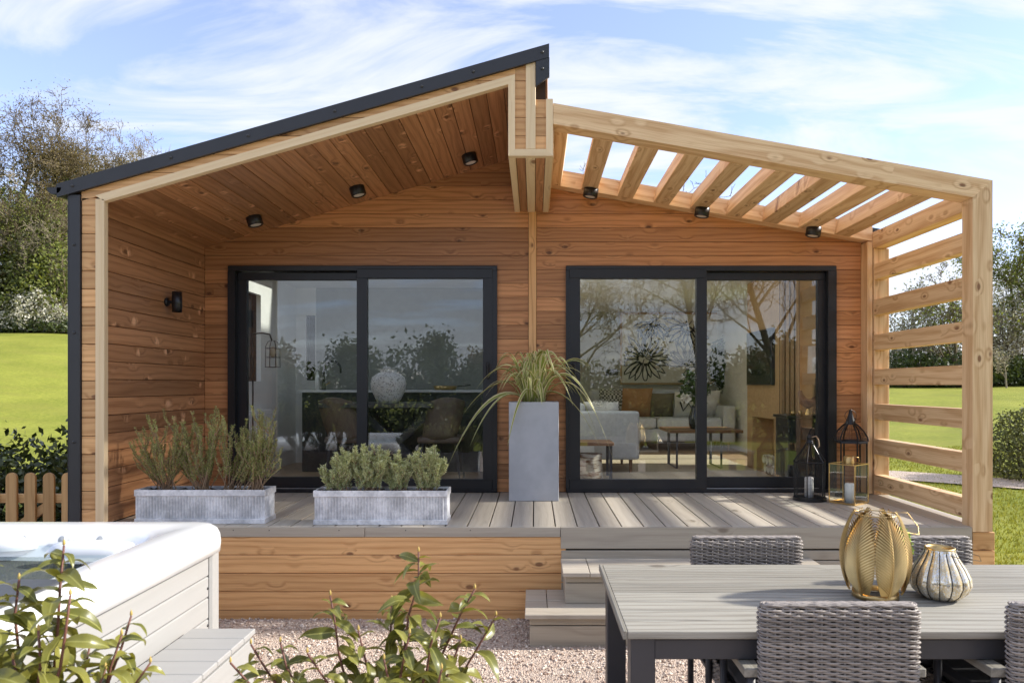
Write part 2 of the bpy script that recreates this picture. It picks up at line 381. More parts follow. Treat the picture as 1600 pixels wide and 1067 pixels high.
    tag(put(bpy.data.objects.new('grass_blades', np_mesh('grass_blades', V, np.arange(n * 3).reshape(-1, 3), gm)), None), 'short sunlit lawn grass beside the pergola', 'grass', kind='stuff')
build_ground()

# ------------------------------------------------------------------ the lodge
lodge = thing('timber_lodge', 'timber clad lodge with anthracite mono pitch roof and two sliding glass doors', 'lodge', (0, 9.5, 0))
def zt(x): return 3.072 + .2843 * (x + 3.357)          # top of roof trim
def zc(x): return 2.956 + .2888 * (x + 3.035)          # porch ceiling
def zp(x): return 3.502 - .1755 * (x - .122)           # underside of pergola
A_R, A_P = math.atan(.2843), -math.atan(.1755)
def clip(poly, fn, keep_below=True):
    """clip an (x,z) polygon by the line z = fn(x)"""
    out = []; n = len(poly)
    d = [(fn(x) - z) * (1 if keep_below else -1) for x, z in poly]
    for i in range(n):
        j = (i + 1) % n
        if d[i] >= 0: out.append(poly[i])
        if (d[i] >= 0) != (d[j] >= 0):
            t = d[i] / (d[i] - d[j]); out.append((poly[i][0] + t * (poly[j][0] - poly[i][0]), poly[i][1] + t * (poly[j][1] - poly[i][1])))
    return out
def poly_board(name, parent, poly, yf, t, mat, ang=0.0):
    """board cut to an (x,z) outline; front face at y = yf, grain along ang"""
    cx = sum(p[0] for p in poly) / len(poly); cz = sum(p[1] for p in poly) / len(poly); ca, sa = math.cos(ang), math.sin(ang)
    P = [((x - cx) * ca + (z - cz) * sa, -(x - cx) * sa + (z - cz) * ca) for x, z in poly]; n = len(P)
    if sum(P[i][0] * P[(i + 1) % n][1] - P[(i + 1) % n][0] * P[i][1] for i in range(n)) < 0: P = P[::-1]
    V = [(x, y, 0) for x, y in P] + [(x, y, -t) for x, y in P]
    me = np_mesh(name, V, [tuple(range(n)), tuple(range(2 * n - 1, n - 1, -1))] + [(i, i + n, (i + 1) % n + n, (i + 1) % n) for i in range(n)], mat)
    return put(bpy.data.objects.new(name, me), parent, T(cx, yf, cz) @ Matrix.Rotation(-ang, 4, 'Y') @ Matrix.Rotation(R(90), 4, 'X'))
BM, GAP = .130, .004
def rows(z0, z1):
    z = z0
    while z < z1 - .01:
        yield z, min(z + BM - GAP, z1); z += BM
def bx(px): return PX(px, YB)
def bz(py): return PZ(py, YB)
DL = (bx(358), bx(777)); DR = (bx(884), bx(1305)); DT = bz(416)
def build_lodge():
    # left flank wall (pier in front, window opening behind)
    p = MB(); p.box(-3.262, -3.102, YF + .022, 7.25, 0, 3.0); p.box(-3.262, -3.102, 7.85, 14, 0, 3.0); p.box(-3.262, -3.102, 7.25, 7.85, 0, 1.7); p.box(-3.262, -3.102, 7.25, 7.85, 2.66, 3.0)
    wl = p.build('flank_wall', M_GAP, lodge)
    for z0, z1 in rows(ZD + .005, 3.02):     # inner porch side
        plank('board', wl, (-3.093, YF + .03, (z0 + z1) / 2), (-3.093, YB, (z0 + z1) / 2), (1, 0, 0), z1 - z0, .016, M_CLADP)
    for z0, z1 in rows(.0, 2.98):            # front of the pier
        plank('board', wl, (-3.203, YF + .011, (z0 + z1) / 2), (-3.101, YF + .011, (z0 + z1) / 2), (0, -1, 0), z1 - z0, .022, M_FRONT)
        plank('board', wl, (-3.268, YF + .06, (z0 + z1) / 2), (-3.268, 14, (z0 + z1) / 2), (-1, 0, 0), z1 - z0, .012, M_FRONT) if not (1.7 < z1 < 2.78) else None
    ct = MB().box(-3.284, -3.206, YF - .016, YF + .012, .0, 3.0, .003).box(-3.292, -3.2845, YF - .016, YF + .07, 0, 3.0, .002).build('corner_trim', M_BLACK, wl)
    for py in (383, 520, 690): bolt(ct.parent, PX(118, YF), YF - .016, PZ(py, YF))
    # porch ceiling and roof
    rp = [(-3.30, zc(-3.30) + .02), (-.18, zc(-.18) + .02), (-.18, 3.62), (.08, 3.62), (.08, zt(.08) - .03), (-3.30, zt(-3.30) - .03)]
    lp = [(-3.30, zc(-3.30) + .02), (-2.85, zc(-2.85) + .02), (-2.85, zt(-2.85) - .03), (-3.30, zt(-3.30) - .03)]; hp = [(-.5, zc(-.5) + .02), (-.18, zc(-.18) + .02), (-.18, 3.62), (.08, 3.62), (.08, zt(.08) - .03), (-.5, zt(-.5) - .03)]
    roof = MB().prism(rp, YF + .024, 6.85).prism(rp, 8.25, 14).prism(lp, 6.85, 8.25).prism(hp, 6.85, 8.25).build('roof', M_GAP, lodge)
    MB().prism([(-2.85, zt(-2.85) - .028), (-.5, zt(-.5) - .028), (-.5, zt(-.5) - .006), (-2.85, zt(-2.85) - .006)], 6.85, 8.25).build('added_rooflight', M_GLASS2, roof)  # unseen rooflight, added to brighten the kitchen
    MB().box(-2.89, -2.852, 6.85, 8.25, 2.9, 3.02).box(-.498, -.46, 6.85, 8.25, 2.9, 3.68).box(-2.85, -.5, 6.81, 6.848, 2.9, 3.02).box(-2.85, -.5, 8.252, 8.29, 2.9, 3.02).build('added_light_shaft', M_WHITE, roof)  # unseen shaft walls of the added kitchen rooflight
    n = Vector((-.2888, 0, 1)).normalized(); ex = Vector((1, 0, .2888)).normalized()
    s = 0.0; L = (2.908) * math.sqrt(1 + .2888 ** 2)
    while s < L:
        e = min(s + BM - GAP, L); c = Vector((-3.088, 0, zc(-3.088))) + ex * ((s + e) / 2) + n * .010
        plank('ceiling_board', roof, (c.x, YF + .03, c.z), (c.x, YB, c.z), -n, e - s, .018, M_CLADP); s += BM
    rs = MB()
    def sheet(a, b, y0, y1): rs.prism([(a, zt(a) - .029), (b, zt(b) - .029), (b, zt(b) - .004), (a, zt(a) - .004)], y0, y1)
    sheet(-3.38, .10, YF - .01, 6.85); sheet(-3.38, .10, 8.25, 14.1); sheet(-3.38, -2.85, 6.85, 8.25); sheet(-.5, .10, 6.85, 8.25); rs.build('roof_sheet', M_BLACK, roof)
    bt = MB().prism([(-3.357, zt(-3.357) - .095), (-3.357, zt(-3.357)), (.104, zt(.104)), (.104, zt(.104) - .095)], YF - .034, YF - .012).build('roof_trim', M_BLACK, roof)
    for px in (118, 271, 391, 525, 660, 740, 847): x = PX(px, YF); bolt(roof, x, YF - .034, zt(x) - .046)
    MB().prism([(.011, zt(.011) - .27), (.011, zt(.011) - .097), (.106, zt(.106) - .097), (.106, zt(.106) - .23)], YF - .03, YF - .008).build('ridge_end_cap', M_BLACK, roof)
    bolt(roof, .055, YF - .03, zt(.05) - .16)
    g = MB(); prof = [(math.cos(a) * .055, math.sin(a) * .05) for a in [math.pi * (1 + k / 8) for k in range(9)]]
    for q in range(len(prof) - 1):
        (a, b), (c, d) = prof[q], prof[q + 1]; g.prism([(-3.375 + a, 3.045 + b), (-3.375 + c, 3.045 + d), (-3.375 + c * .93, 3.045 + d * .93), (-3.375 + a * .93, 3.045 + b * .93)], YF - .03, 14)
    g.prism([(-3.432 + .012, 3.045)] + [(-3.375 + a * .92, 3.045 + b * .92) for a, b in prof], YF - .034, YF - .028); g.build('gutter', M_BLACK, roof)
    for dx in (.012, .058): plank('batten', roof, (dx + .022, YF + .13, 3.62), (dx + .022, YF + .13, 3.98), (0, -1, 0), .036, .02, M_CLAD)
    MB().box(.004, .085, YF + .145, 13.9, 3.6, 3.95).build('ridge_side', M_GAP, roof)
    # gable strip boards under the roof trim
    for z0, z1 in rows(2.90, 4.0):
        P = clip(clip([(-3.204, z0), (-.137, z0), (-.137, z1), (-3.204, z1)], lambda x: zt(x) - .092), lambda x: zc(x) + .052, False)
        if len(P) > 2: poly_board('gable_board', roof, P, YF, .022, M_FRONT)
    # pale trim framing the porch opening
    zi = lambda x: zc(x); zo = lambda x: zc(x) + .057
    poly_board('trim', roof, [(-3.037, zi(-3.037)), (-.1845, zi(-.1845)), (-.1365, zo(-.1365)), (-3.10, zo(-3.10))], YF - .012, .05, M_TRIM, A_R)
    plank('trim', wl, (-3.0685, YF + .013, 0), (-3.0685, YF + .013, zi(-3.07) + .026), (0, -1, 0), .063, .05, M_TRIM)
    # hanging ridge box
    zb = 3.274; box = MB().prism([(-.175, zb + .02), (.122, zb + .02), (.122, 3.672), (-.175, 3.672)], YF + .022, YB).build('ridge_box', M_GAP, lodge)
    poly_board('trim', box, [(-.1845, zb), (-.1365, zb + .048), (-.1365, zo(-.1365)), (-.1845, zi(-.1845))], YF - .012, .05, M_TRIM, R(90))
    poly_board('trim', box, [(-.1845, zb), (.131, zb), (.082, zb + .048), (-.1365, zb + .048)], YF - .012, .05, M_TRIM)
    poly_board('trim', box, [(.131, zb), (.131, 3.676), (.082, 3.676), (.082, zb + .048)], YF - .012, .05, M_TRIM, R(90))
    plank('batten', box, (-.026, YF - .004, zb + .0485), (-.026, YF - .004, zt(-.026) - .088), (0, -1, 0), .07, .02, M_TRIM)
    for z0, z1 in rows(2.90, 4.0):
        P = clip(clip([(-.1365, z0), (-.012, z0), (-.012, z1), (-.1365, z1)], lambda x: zt(x) - .092), lambda x: zb + .048, False)
        if len(P) > 2: poly_board('box_board', box, P, YF + .001, .02, M_FRONT)
        P = clip(clip([(-.01, z0), (.084, z0), (.084, z1), (-.01, z1)], lambda x: 3.676), lambda x: zb + .048, False)
        if len(P) > 2: poly_board('box_board', box, P, YF + .001, .02, M_FRONT)
    for a, b, m, dz in ((-.184, -.134, M_TRIM, 0), (-.131, -.066, M_CLADP, .008), (-.063, .006, M_TRIM, -.002), (.009, .076, M_CLADP, .008), (.079, .130, M_TRIM, 0)):
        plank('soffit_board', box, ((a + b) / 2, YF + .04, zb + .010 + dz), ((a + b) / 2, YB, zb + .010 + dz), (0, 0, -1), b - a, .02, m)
    plank('side_board', box, (.131, YF + .04, 3.47), (.131, YB, 3.47), (1, 0, 0), .38, .014, M_LARCH)
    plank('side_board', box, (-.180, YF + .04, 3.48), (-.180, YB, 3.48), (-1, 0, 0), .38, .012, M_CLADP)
    # back wall of the porch with the two door openings
    bw = MB(); d0 = YB + .016; d1 = YB + .14
    bw.prism(clip([(-3.1, ZD), (DL[0], ZD), (DL[0], DT), (DL[1], DT), (DL[1], ZD), (-.02, ZD), (-.02, 3.9), (-3.1, 3.9)], lambda x: zc(x) + .02), d0, d1)
    bw.prism(clip([(-.02, ZD), (DR[0], ZD), (DR[0], DT), (DR[1], DT), (DR[1], ZD), (3.24, ZD), (3.24, 3.9), (-.02, 3.9)], lambda x: zp(x) + .14), d0, d1)
    wall = bw.build('porch_wall', M_GAP, lodge)
    def wrow(x0, x1, D, top):
        for z0, z1 in rows(ZD + .005, 3.95):
            if z0 >= DT: P = [(x0, z0), (x1, z0), (x1, z1), (x0, z1)]
            elif z1 > DT: P = [(x0, z0), (D[0], z0), (D[0], DT), (D[1], DT), (D[1], z0), (x1, z0), (x1, z1), (x0, z1)]
            else:
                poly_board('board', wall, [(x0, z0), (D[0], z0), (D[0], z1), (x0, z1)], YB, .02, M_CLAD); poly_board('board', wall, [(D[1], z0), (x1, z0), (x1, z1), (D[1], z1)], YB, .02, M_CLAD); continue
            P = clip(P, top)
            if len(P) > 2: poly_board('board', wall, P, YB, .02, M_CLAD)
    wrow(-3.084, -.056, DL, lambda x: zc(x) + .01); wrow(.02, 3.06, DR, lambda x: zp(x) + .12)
    plank('trim', wall, (-.018, YB - .002, ZD + .004), (-.018, YB - .002, zb + .01), (0, -1, 0), .072, .03, M_FRONT)
    plank('trim', wall, (3.077, YB - .07, ZD + .004), (3.077, YB - .07, zp(3.077) - .01), (0, -1, 0), .05, .13, M_LARCH)
    # right flank wall (with added, unseen windows), rear wall, low roof
    p = MB(); X0, X1 = 3.10, 3.24
    for y0, y1, z0, z1 in ((YB + .142, 7.2, 0, 2.95), (7.2, 8.3, 0, .95), (7.2, 8.3, 2.65, 2.95), (8.3, 8.65, 0, 2.95), (8.65, 10.2, 0, .72), (8.65, 10.2, 2.78, 2.95), (10.2, 14, 0, 2.95)): p.box(X0, X1, y0, y1, z0, z1)
    fr = p.build('flank_wall', M_WHITE, lodge)
    for z0, z1 in rows(0, 2.95):
        if z1 < .73 or z0 > 2.77: plank('board', fr, (3.247, YB + .15, (z0 + z1) / 2), (3.247, 14, (z0 + z1) / 2), (1, 0, 0), z1 - z0, .012, M_FRONT)
    MB().box(-3.1, 3.1, 13.86, 14, 0, 3.0).build('rear_wall', M_FRONT, lodge)
    lr = MB()
    def slab(a, b, y0, y1): lr.prism([(a, zp(a) + .17), (b, zp(b) + .17), (b, zp(b) + .11), (a, zp(a) + .11)], y0, y1)
    slab(.09, 3.32, YB + .02, 6.85); slab(.09, 3.32, 8.25, 14.1); slab(.09, .2, 6.85, 8.25); slab(3.0, 3.32, 6.85, 8.25)
    lw = lr.build('low_roof', M_BLACK, lodge)
    MB().prism([(.19, zp(.19) + .185), (3.01, zp(3.01) + .185), (3.01, zp(3.01) + .175), (.19, zp(.19) + .175)], 6.84, 8.26).build('added_rooflight', M_GLASS2, lw)  # unseen rooflight, added to brighten the living room
    MB().box(.16, .198, 6.85, 8.25, 2.9, zp(.2) + .11).box(3.002, 3.04, 6.85, 8.25, 2.9, zp(3.04) + .11).box(.2, 3.0, 6.81, 6.848, 2.9, zp(3.0) + .11).box(.2, 3.0, 8.252, 8.29, 2.9, zp(3.0) + .11).build('added_light_shaft', M_WHITE, lw)  # unseen shaft walls of the added living room rooflight
    for D, flip in ((DL, 0), (DR, 1)): sliding_door(D, flip)
    # inside faces
    p = MB(); p.box(-3.101, -3.05, YB + .142, 7.25, .67, 2.9); p.box(-3.101, -3.05, 7.85, 9.0, .67, 2.9); p.box(-3.101, -3.05, 7.25, 7.85, .67, 1.7); p.box(-3.101, -3.05, 7.25, 7.85, 2.66, 2.9)
    p.box(-3.05, -2.92, 9.0, 9.1, .67, 2.9); p.box(-2.80, -.1, 9.0, 9.1, .67, 2.9); p.box(-2.92, -2.80, 9.0, 9.1, .67, 1.72); p.box(-2.92, -2.80, 9.0, 9.1, 2.55, 2.9)
    p.box(-.1, -.02, YB + .142, 12.0, .67, 2.9); p.box(-.02, 3.1, 12.0, 12.1, .67, 2.9); p.box(.06, .16, 6.9, 6.95, .67, .7)
    p.box(-3.1, -2.85, YB + .142, 13.8, 2.9, 2.94); p.box(-.5, .2, YB + .142, 13.8, 2.9, 2.94); p.box(-2.85, -.5, YB + .142, 6.85, 2.9, 2.94); p.box(-2.85, -.5, 8.25, 13.8, 2.9, 2.94); p.box(3.0, 3.1, YB + .142, 13.8, 2.9, 2.94); p.box(.2, 3.0, YB + .142, 6.85, 2.9, 2.94); p.box(.2, 3.0, 8.25, 13.8, 2.9, 2.94); p.build('inner_wall', M_WHITE, lodge)
    MB().box(-.019, 3.099, 11.9965, 11.9995, .67, 2.899).build('tinted_wall', plain('warm_grey_paint', (.50, .50, .43), .7), lodge); MB().box(-2.79, -.101, 8.9965, 8.9995, .67, 2.899).build('tinted_wall', plain('olive_reflection_tone', (.30, .31, .285), .7), lodge)  # kitchen panel: olive grey of the glass reflection put into the wall colour
    MB().box(-3.10, 3.1, YB + .03, 13.86, .60, .668).build('inner_floor', wood('oak_floor', (.46, .31, .18), (.33, .21, .11), (.16, .09, .05), .35, contrast=.5), lodge)
    wf = MB().box(-3.2, -3.15, 7.26, 7.30, 1.71, 2.65).box(-3.2, -3.15, 7.80, 7.84, 1.71, 2.65).box(-3.2, -3.15, 7.30, 7.80, 1.71, 1.75).box(-3.2, -3.15, 7.30, 7.80, 2.61, 2.65).build('window', M_FRAME, lodge)
    MB().box(-3.182, -3.172, 7.301, 7.799, 1.751, 2.609).build('pane', M_GLASS2, wf)
    w2 = MB().box(-2.918, -2.90, 9.03, 9.07, 1.722, 2.548).box(-2.82, -2.802, 9.03, 9.07, 1.722, 2.548).box(-2.90, -2.82, 9.03, 9.07, 1.722, 1.74).box(-2.90, -2.82, 9.03, 9.07, 2.53, 2.548).build('window', M_FRAME, lodge)
    for y0, y1, z0, z1 in ((7.2, 8.3, .95, 2.65), (8.65, 10.2, .72, 2.78)):  # unseen side windows, added to let sun into the living room
        f = MB().box(3.14, 3.2, y0 + .001, y0 + .06, z0 + .001, z1 - .001).box(3.14, 3.2, y1 - .06, y1 - .001, z0 + .001, z1 - .001).box(3.14, 3.2, y0 + .06, y1 - .06, z0 + .001, z0 + .06).box(3.14, 3.2, y0 + .06, y1 - .06, z1 - .06, z1 - .001).box(3.141, 3.199, (y0 + y1) / 2 - .03, (y0 + y1) / 2 + .03, z0 + .06, z1 - .06).build('window', M_FRAME, lodge)
        MB().box(3.165, 3.175, y0 + .06, y1 - .06, z0 + .06, z1 - .06).build('pane', M_GLASS2, f)
def bolt(parent, x, y, z):
    k = 'bolt'
    if k not in _cache: _cache[k] = MB().lathe([(.0, .010), (.006, .009), (.011, .005), (.013, .0)], seg=10).mesh('bolt', M_BLACK, True)
    return put(bpy.data.objects.new('bolt', _cache[k]), parent, T(x, y, z) @ Matrix.Rotation(R(90), 4, 'X'))
def ring(mb, x0, x1, z0, z1, gx0, gx1, gz0, gz1, y0, y1, c=.004):
    mb.box(x0, x1, y0, y1, gz1, z1, c); mb.box(x0, x1, y0, y1, z0, gz0, c); mb.box(x0, gx0, y0 + .001, y1, gz0, gz1); mb.box(gx1, x1, y0 + .001, y1, gz0, gz1); return mb
def sliding_door(D, flip):
    if not flip: fx = (369, 566, 383, 557); sx = (559, 770, 575, 755); ox = (358, 777, 369, 770)
    else: fx = (1094, 1292, 1104, 1280); sx = (889, 1103, 906, 1087); ox = (884, 1305, 889, 1292)
    y = YB - .035
    d = ring(MB(), bx(ox[0]), bx(ox[1]), ZD + .003, DT, bx(ox[2]), bx(ox[3]), bz(763), bz(424), y, YB + .14).build('sliding_door', M_FRAME, lodge)
    f = ring(MB(), bx(fx[0]), bx(fx[1]), bz(762), bz(425), bx(fx[2]), bx(fx[3]), bz(746), bz(437), YB + .03, YB + .085).build('fixed_sash', M_FRAME, d)
    s = ring(MB(), bx(sx[0]), bx(sx[1]), bz(764), bz(421), bx(sx[2]), bx(sx[3]), bz(748), bz(436), y - .006, YB + .02).build('sliding_sash', M_FRAME, d)
    MB().box(bx(fx[2]) - .004, bx(fx[3]) + .004, YB + .052, YB + .062, bz(746) - .004, bz(437) + .004).build('fixed_pane', M_GLASS, d)
    MB().box(bx(sx[2]) - .004, bx(sx[3]) + .004, y + .02, y + .03, bz(748) - .004, bz(436) + .004).build('sliding_pane', M_GLASS, d)
    a, b = sorted((bx(fx[2 if not flip else 2]), bx(fx[3]))); MB().box(a, b, YB + .0, YB + .012, bz(763.5), bz(762.2)).build('track', plain('bright_track', (.75, .75, .76), .3, 1), d)
    hx = bx(763) if not flip else bx(897)
    h = MB().box(hx - .016, hx + .016, y - .022, y - .006, bz(592), bz(566), .004); h.tube([(hx, y - .02, bz(570)), (hx, y - .055, bz(570)), (hx, y - .055, bz(589)), (hx, y - .02, bz(589))], .009, 8); h.build('door_handle', M_FRAME, d)
build_lodge()

# ------------------------------------------------------------------ pergola
def build_pergola():
    g = thing('pergola', 'pale larch pergola with sloping rafters and open slatted side screen', 'pergola', (3.1, YF + .07, 0))
    top = lambda x: zp(x) + .147
    poly_board('front_beam', g, [(.133, zp(.133)), (.133, top(.133)), (3.235, top(3.235)), (3.095, zp(3.095))], YF - .01, .145, M_LARCH, A_P)
    poly_board('front_post', g, [(3.095, zp(3.095)), (3.235, top(3.235)), (3.235, .622), (3.095, .622)], YF - .01, .125, M_LARCH, R(90))
    poly_board('rear_beam', g, [(.138, zp(.138)), (.138, top(.138)), (3.10, top(3.10)), (3.10, zp(3.10))], YB - .135, .134, M_LARCH, A_P)
    n = Vector((.1755, 0, 1)).normalized()
    for i in range(-1, 8):
        xl = .427 + .3315 * i; wd = .145
        if i < 0: xl, wd = .14, .10
        xc = xl + wd / 2; c = Vector((xc, 0, zp(xc))) + n * .0725
        plank('rafter', g, (c.x, YF + .136, c.z - .002), (c.x, YB - .134, c.z - .002), n, wd, .141, M_LARCH, .004)
    plank('edge_beam', g, (3.168, YF + .13, 2.985), (3.168, YB - .005, 2.985), (1, 0, 0), .15, .13, M_LARCH, .004)
    plank('rear_post', g, (3.179, YB - .075, ZD - .03), (3.179, YB - .075, 2.908), (0, -1, 0), .14, .14, M_LARCH, .004)
    for yt in (361.5, 432, 501.5, 570, 638.5, 707, 778):
        z = EYE + (602 - yt) / 216.5 - .0725
        plank('slat', g, (3.158, YF + .112, z), (3.158, YB - .143, z), (1, 0, 0), .143, .094, M_LARCH, .004)
    b = MB().box(3.12, 3.24, YF + .03, YF + .14, 0, .62).build('post_base', M_GAP, g)
    for z0, z1 in rows(0.1, .62): plank('base_board', g, (3.105, YF + .018, (z0 + z1) / 2), (3.262, YF + .018, (z0 + z1) / 2), (0, -1, 0), z1 - z0, .022, M_FRONT); plank('base_board', g, (3.252, YF + .03, (z0 + z1) / 2), (3.252, YB, (z0 + z1) / 2), (1, 0, 0), z1 - z0, .02, M_FRONT)
build_pergola()

# ------------------------------------------------------------------ deck and steps
def build_deck():
    d = thing('deck', 'grey composite deck with timber clad front raised above the gravel', 'deck', (0, 5.8, 0))
    MB().box(-3.09, 3.235, YF + .03, YB + .03, 0, ZD - .03).build('deck_frame', M_DEEP, d)
    k = -20
    while True:
        x0 = -.004 + .157 * k; x1 = x0 + .1485; k += 1
        if x0 > 3.24: break
        x0, x1 = max(x0, -3.083), min(x1, 3.238)
        if x1 - x0 < .02: continue
        plank('deck_board', d, ((x0 + x1) / 2, YF + .02, ZD - .0125), ((x0 + x1) / 2, YB + .02, ZD - .0125), (0, 0, 1), x1 - x0, .025, M_DECK, .003)
    for a, b in ((-3.036, -1.2), (-1.197, .183)): plank('edge_board', d, (a, YF + .006, ZD - .036), (b, YF + .006, ZD - .036), (0, -1, 0), .07, .024, M_EDGE)
    for z0, z1 in rows(-.06, .583): plank('skirt_board', d, (-3.036, YF + .010, (z0 + z1) / 2), (.222, YF + .010, (z0 + z1) / 2), (0, -1, 0), z1 - z0, .022, M_FRONT)
    for z0, z1, a, b in ((.503, .655, .186, 3.094), (.425, .49, .19, 3.10), (.27, .418, .19, 3.10), (.12, .262, .19, 3.10)): plank('fascia_board', d, (a, YF + .004, (z0 + z1) / 2), (b, YF + .004, (z0 + z1) / 2), (0, -1, 0), z1 - z0, .024, M_EDGE)
    for py_x in ((365, 828), (421, 828), (530, 828), (634, 828), (735, 828)): 
        put(bpy.data.objects.new('screw', _cache['bolt']), d, T(PX(py_x[0], YF), YF - .0045, PZ(py_x[1], YF)) @ Matrix.Rotation(R(90), 4, 'X') @ Matrix.Scale(.35, 4))
    s = thing('deck_steps', 'two grey composite steps leading up to the deck', 'steps', (.9, 4.7, 0))
    XR = 1.95
    MB().box(0.0, XR - .02, 4.475, YF - .012, 0, .186).box(.22, XR - .02, 4.665, YF - .012, .186, .405).build('carcass', M_DEEP, s)
    def tread(x0, y0, z, joint):
        for a, b in ((y0, y0 + .145), (y0 + .149, y0 + .30), (y0 + .304, YF - .01)):
            if b - a < .03: continue
            for p, q in ((x0, joint), (joint + .004, XR)):
                if a == y0 and z < .3: p, q = (x0, XR) if p == x0 else (0, 0)
                if q > p: plank('tread', s, (p, (a + b) / 2, z - .014), (q, (a + b) / 2, z - .014), (0, 0, 1), b - a, .028, M_DECK)
    tread(-.06, 4.42, .217, .082); tread(.185, 4.58, .437, .36)
    for z0, z1 in ((.0, .135), (.141, .187)): plank('riser', s, (-.03, 4.465, (z0 + z1) / 2), (XR - .01, 4.465, (z0 + z1) / 2), (0, -1, 0), z1 - z0, .02, M_EDGE)
    for z0, z1 in ((.218, .352), (.357, .407)): plank('riser', s, (.205, 4.655, (z0 + z1) / 2), (XR - .01, 4.655, (z0 + z1) / 2), (0, -1, 0), z1 - z0, .02, M_EDGE)
    plank('step_cheek', s, (-.014, 4.478, .095), (-.014, YF - .016, .095), (-1, 0, 0), .18, .02, M_EDGE); plank('step_cheek', s, (.213, 4.668, .31), (.213, YF - .016, .31), (-1, 0, 0), .18, .02, M_EDGE)
build_deck()
# ------------------------------------------------------------------ fittings on the lodge
M_LAMP = plain('black_lamp_metal', (.012, .012, .014), .35)
M_LENS = plain('frosted_lens', (.75, .73, .68), .3)
def build_fittings():
    def spot(px, py, Y, label, group, tilt):
        x = PX(px, Y); z = PZ(py, Y)
        o = thing('ceiling_spotlight', label, 'spotlight', (x, Y, z), 0, group)
        M = T(x, Y, z) @ Matrix.Rotation(tilt, 4, 'Y')
        MB().lathe([(0, .045), (.062, .045), (.066, .042), (.066, -.038), (.06, -.042), (.052, -.042), (.05, -.034), (0, -.034)], seg=28).build('housing', M_LAMP, o, M, True)
        MB().lathe([(0, -.036), (.03, -.0362), (.046, -.0355)], seg=20).build('lens', M_LENS, o, M)
    for (px, py), t in zip(((398, 343), (559, 297), (734, 249)), ('lowest of the three', 'middle one of three', 'highest of the three')):
        Y = 6.15; X = PX(px, Y)
        spot(px, CY - (zc(X) - .036 - EYE) * F / Y, Y, 'black round spotlight on the boarded porch ceiling, %s' % t, 'spotlights under the porch ceiling', -math.atan(.2888))
    for px, t in zip((923, 1097, 1271), ('beside the hanging ridge box', 'above the middle of the door', 'beside the slatted screen')):
        Y = 6.38; X = PX(px, Y)
        spot(px, CY - (zp(X) - .034 - EYE) * F / Y, Y, 'black round spotlight under the pergola rafters %s' % t, 'spotlights under the pergola', math.atan(.1755))
    Y = 5.90; z = PZ(472, Y); o = thing('wall_light', 'black cylindrical up and down light on the boarded porch wall', 'wall light', (-3.085, Y, z))
    MB().lathe([(0, .0), (.036, .0), (.036, .012), (.03, .02), (0, .02)], seg=20).build('wall_plate', M_LAMP, o, T(-3.085, Y, z) @ Matrix.Rotation(R(90), 4, 'Y'), True)
    MB().tube([(-3.07, Y, z), (-3.02, Y, z)], .012, 10).build('arm', M_LAMP, o)
    MB().lathe([(.03, .082), (.0385, .085), (.0385, .05), (.0405, .048), (.0405, -.05), (.0385, -.052), (.0385, -.085), (.03, -.082)], (-2.995, Y, z), 24).build('cylinder', M_LAMP, o, None, True)
    MB().lathe([(0, .075), (.033, .075)], (-2.995, Y, z), 20).lathe([(0, -.075), (.033, -.075)], (-2.995, Y, z), 20).build('lens', M_LENS, o)
build_fittings()

# ------------------------------------------------------------------ planters and their plants
M_SOIL = plain('dark_soil', (.022, .015, .011), .95, var=.4, scale=40, bump=.6)
def zinc():
    m = MT('galvanised_zinc', .45, .5, .12); v = m.obj(); a = m.noise(v, 7, 5, .65); b = m.noise(v, 40, 3)
    m.color(m.mix(m.ramp(m.math('ADD', m.math('MULTIPLY', a, .7), m.math('MULTIPLY', b, .3)), .35, .68), (.52, .53, .55), (.90, .905, .92)))
    m.rough(m.ramp(a, .3, .7, .35, .6)); return m.m
M_ZINC = zinc()
M_ROSE = leafmat('rosemary_needle', (.22, .26, .08), (.52, .53, .25), .55, .35)
M_ROSEW = plain('rosemary_stem', (.26, .17, .10), .8)
M_LAV = leafmat('lavender_needle', (.36, .40, .19), (.78, .80, .56), .6, .35)
def needles(stems, n_per_m, ln, wd, up=.7, start=.12):
    """thin needle leaves set along poly-line stems"""
    V = []; 
    for st in stems:
        P = np.array(st); seg = np.linalg.norm(np.diff(P, axis=0), axis=1); L = seg.sum(); cum = np.concatenate([[0], np.cumsum(seg)])
        n = max(3, int(n_per_m * L * (1 - start))); t = rng.uniform(start * L, L, n)
        q = np.stack([np.interp(t, cum, P[:, k]) for k in range(3)], -1)
        a = rng.uniform(0, 6.283, n); d = np.stack([np.cos(a), np.sin(a), rng.normal(up, .25, n)], -1); d /= np.linalg.norm(d, axis=1)[:, None]
        ll = ln * rng.uniform(.6, 1.2, n)[:, None]; s = np.cross(d, rng.normal(size=(n, 3))); s /= np.linalg.norm(s, axis=1)[:, None]; s *= wd
        V.append(np.stack([q - s * .5, q + d * ll * .5 - s, q + d * ll, q + d * ll * .5 + s, ], 1))
    V = np.concatenate(V).reshape(-1, 3); return V, np.arange(len(V)).reshape(-1, 4)
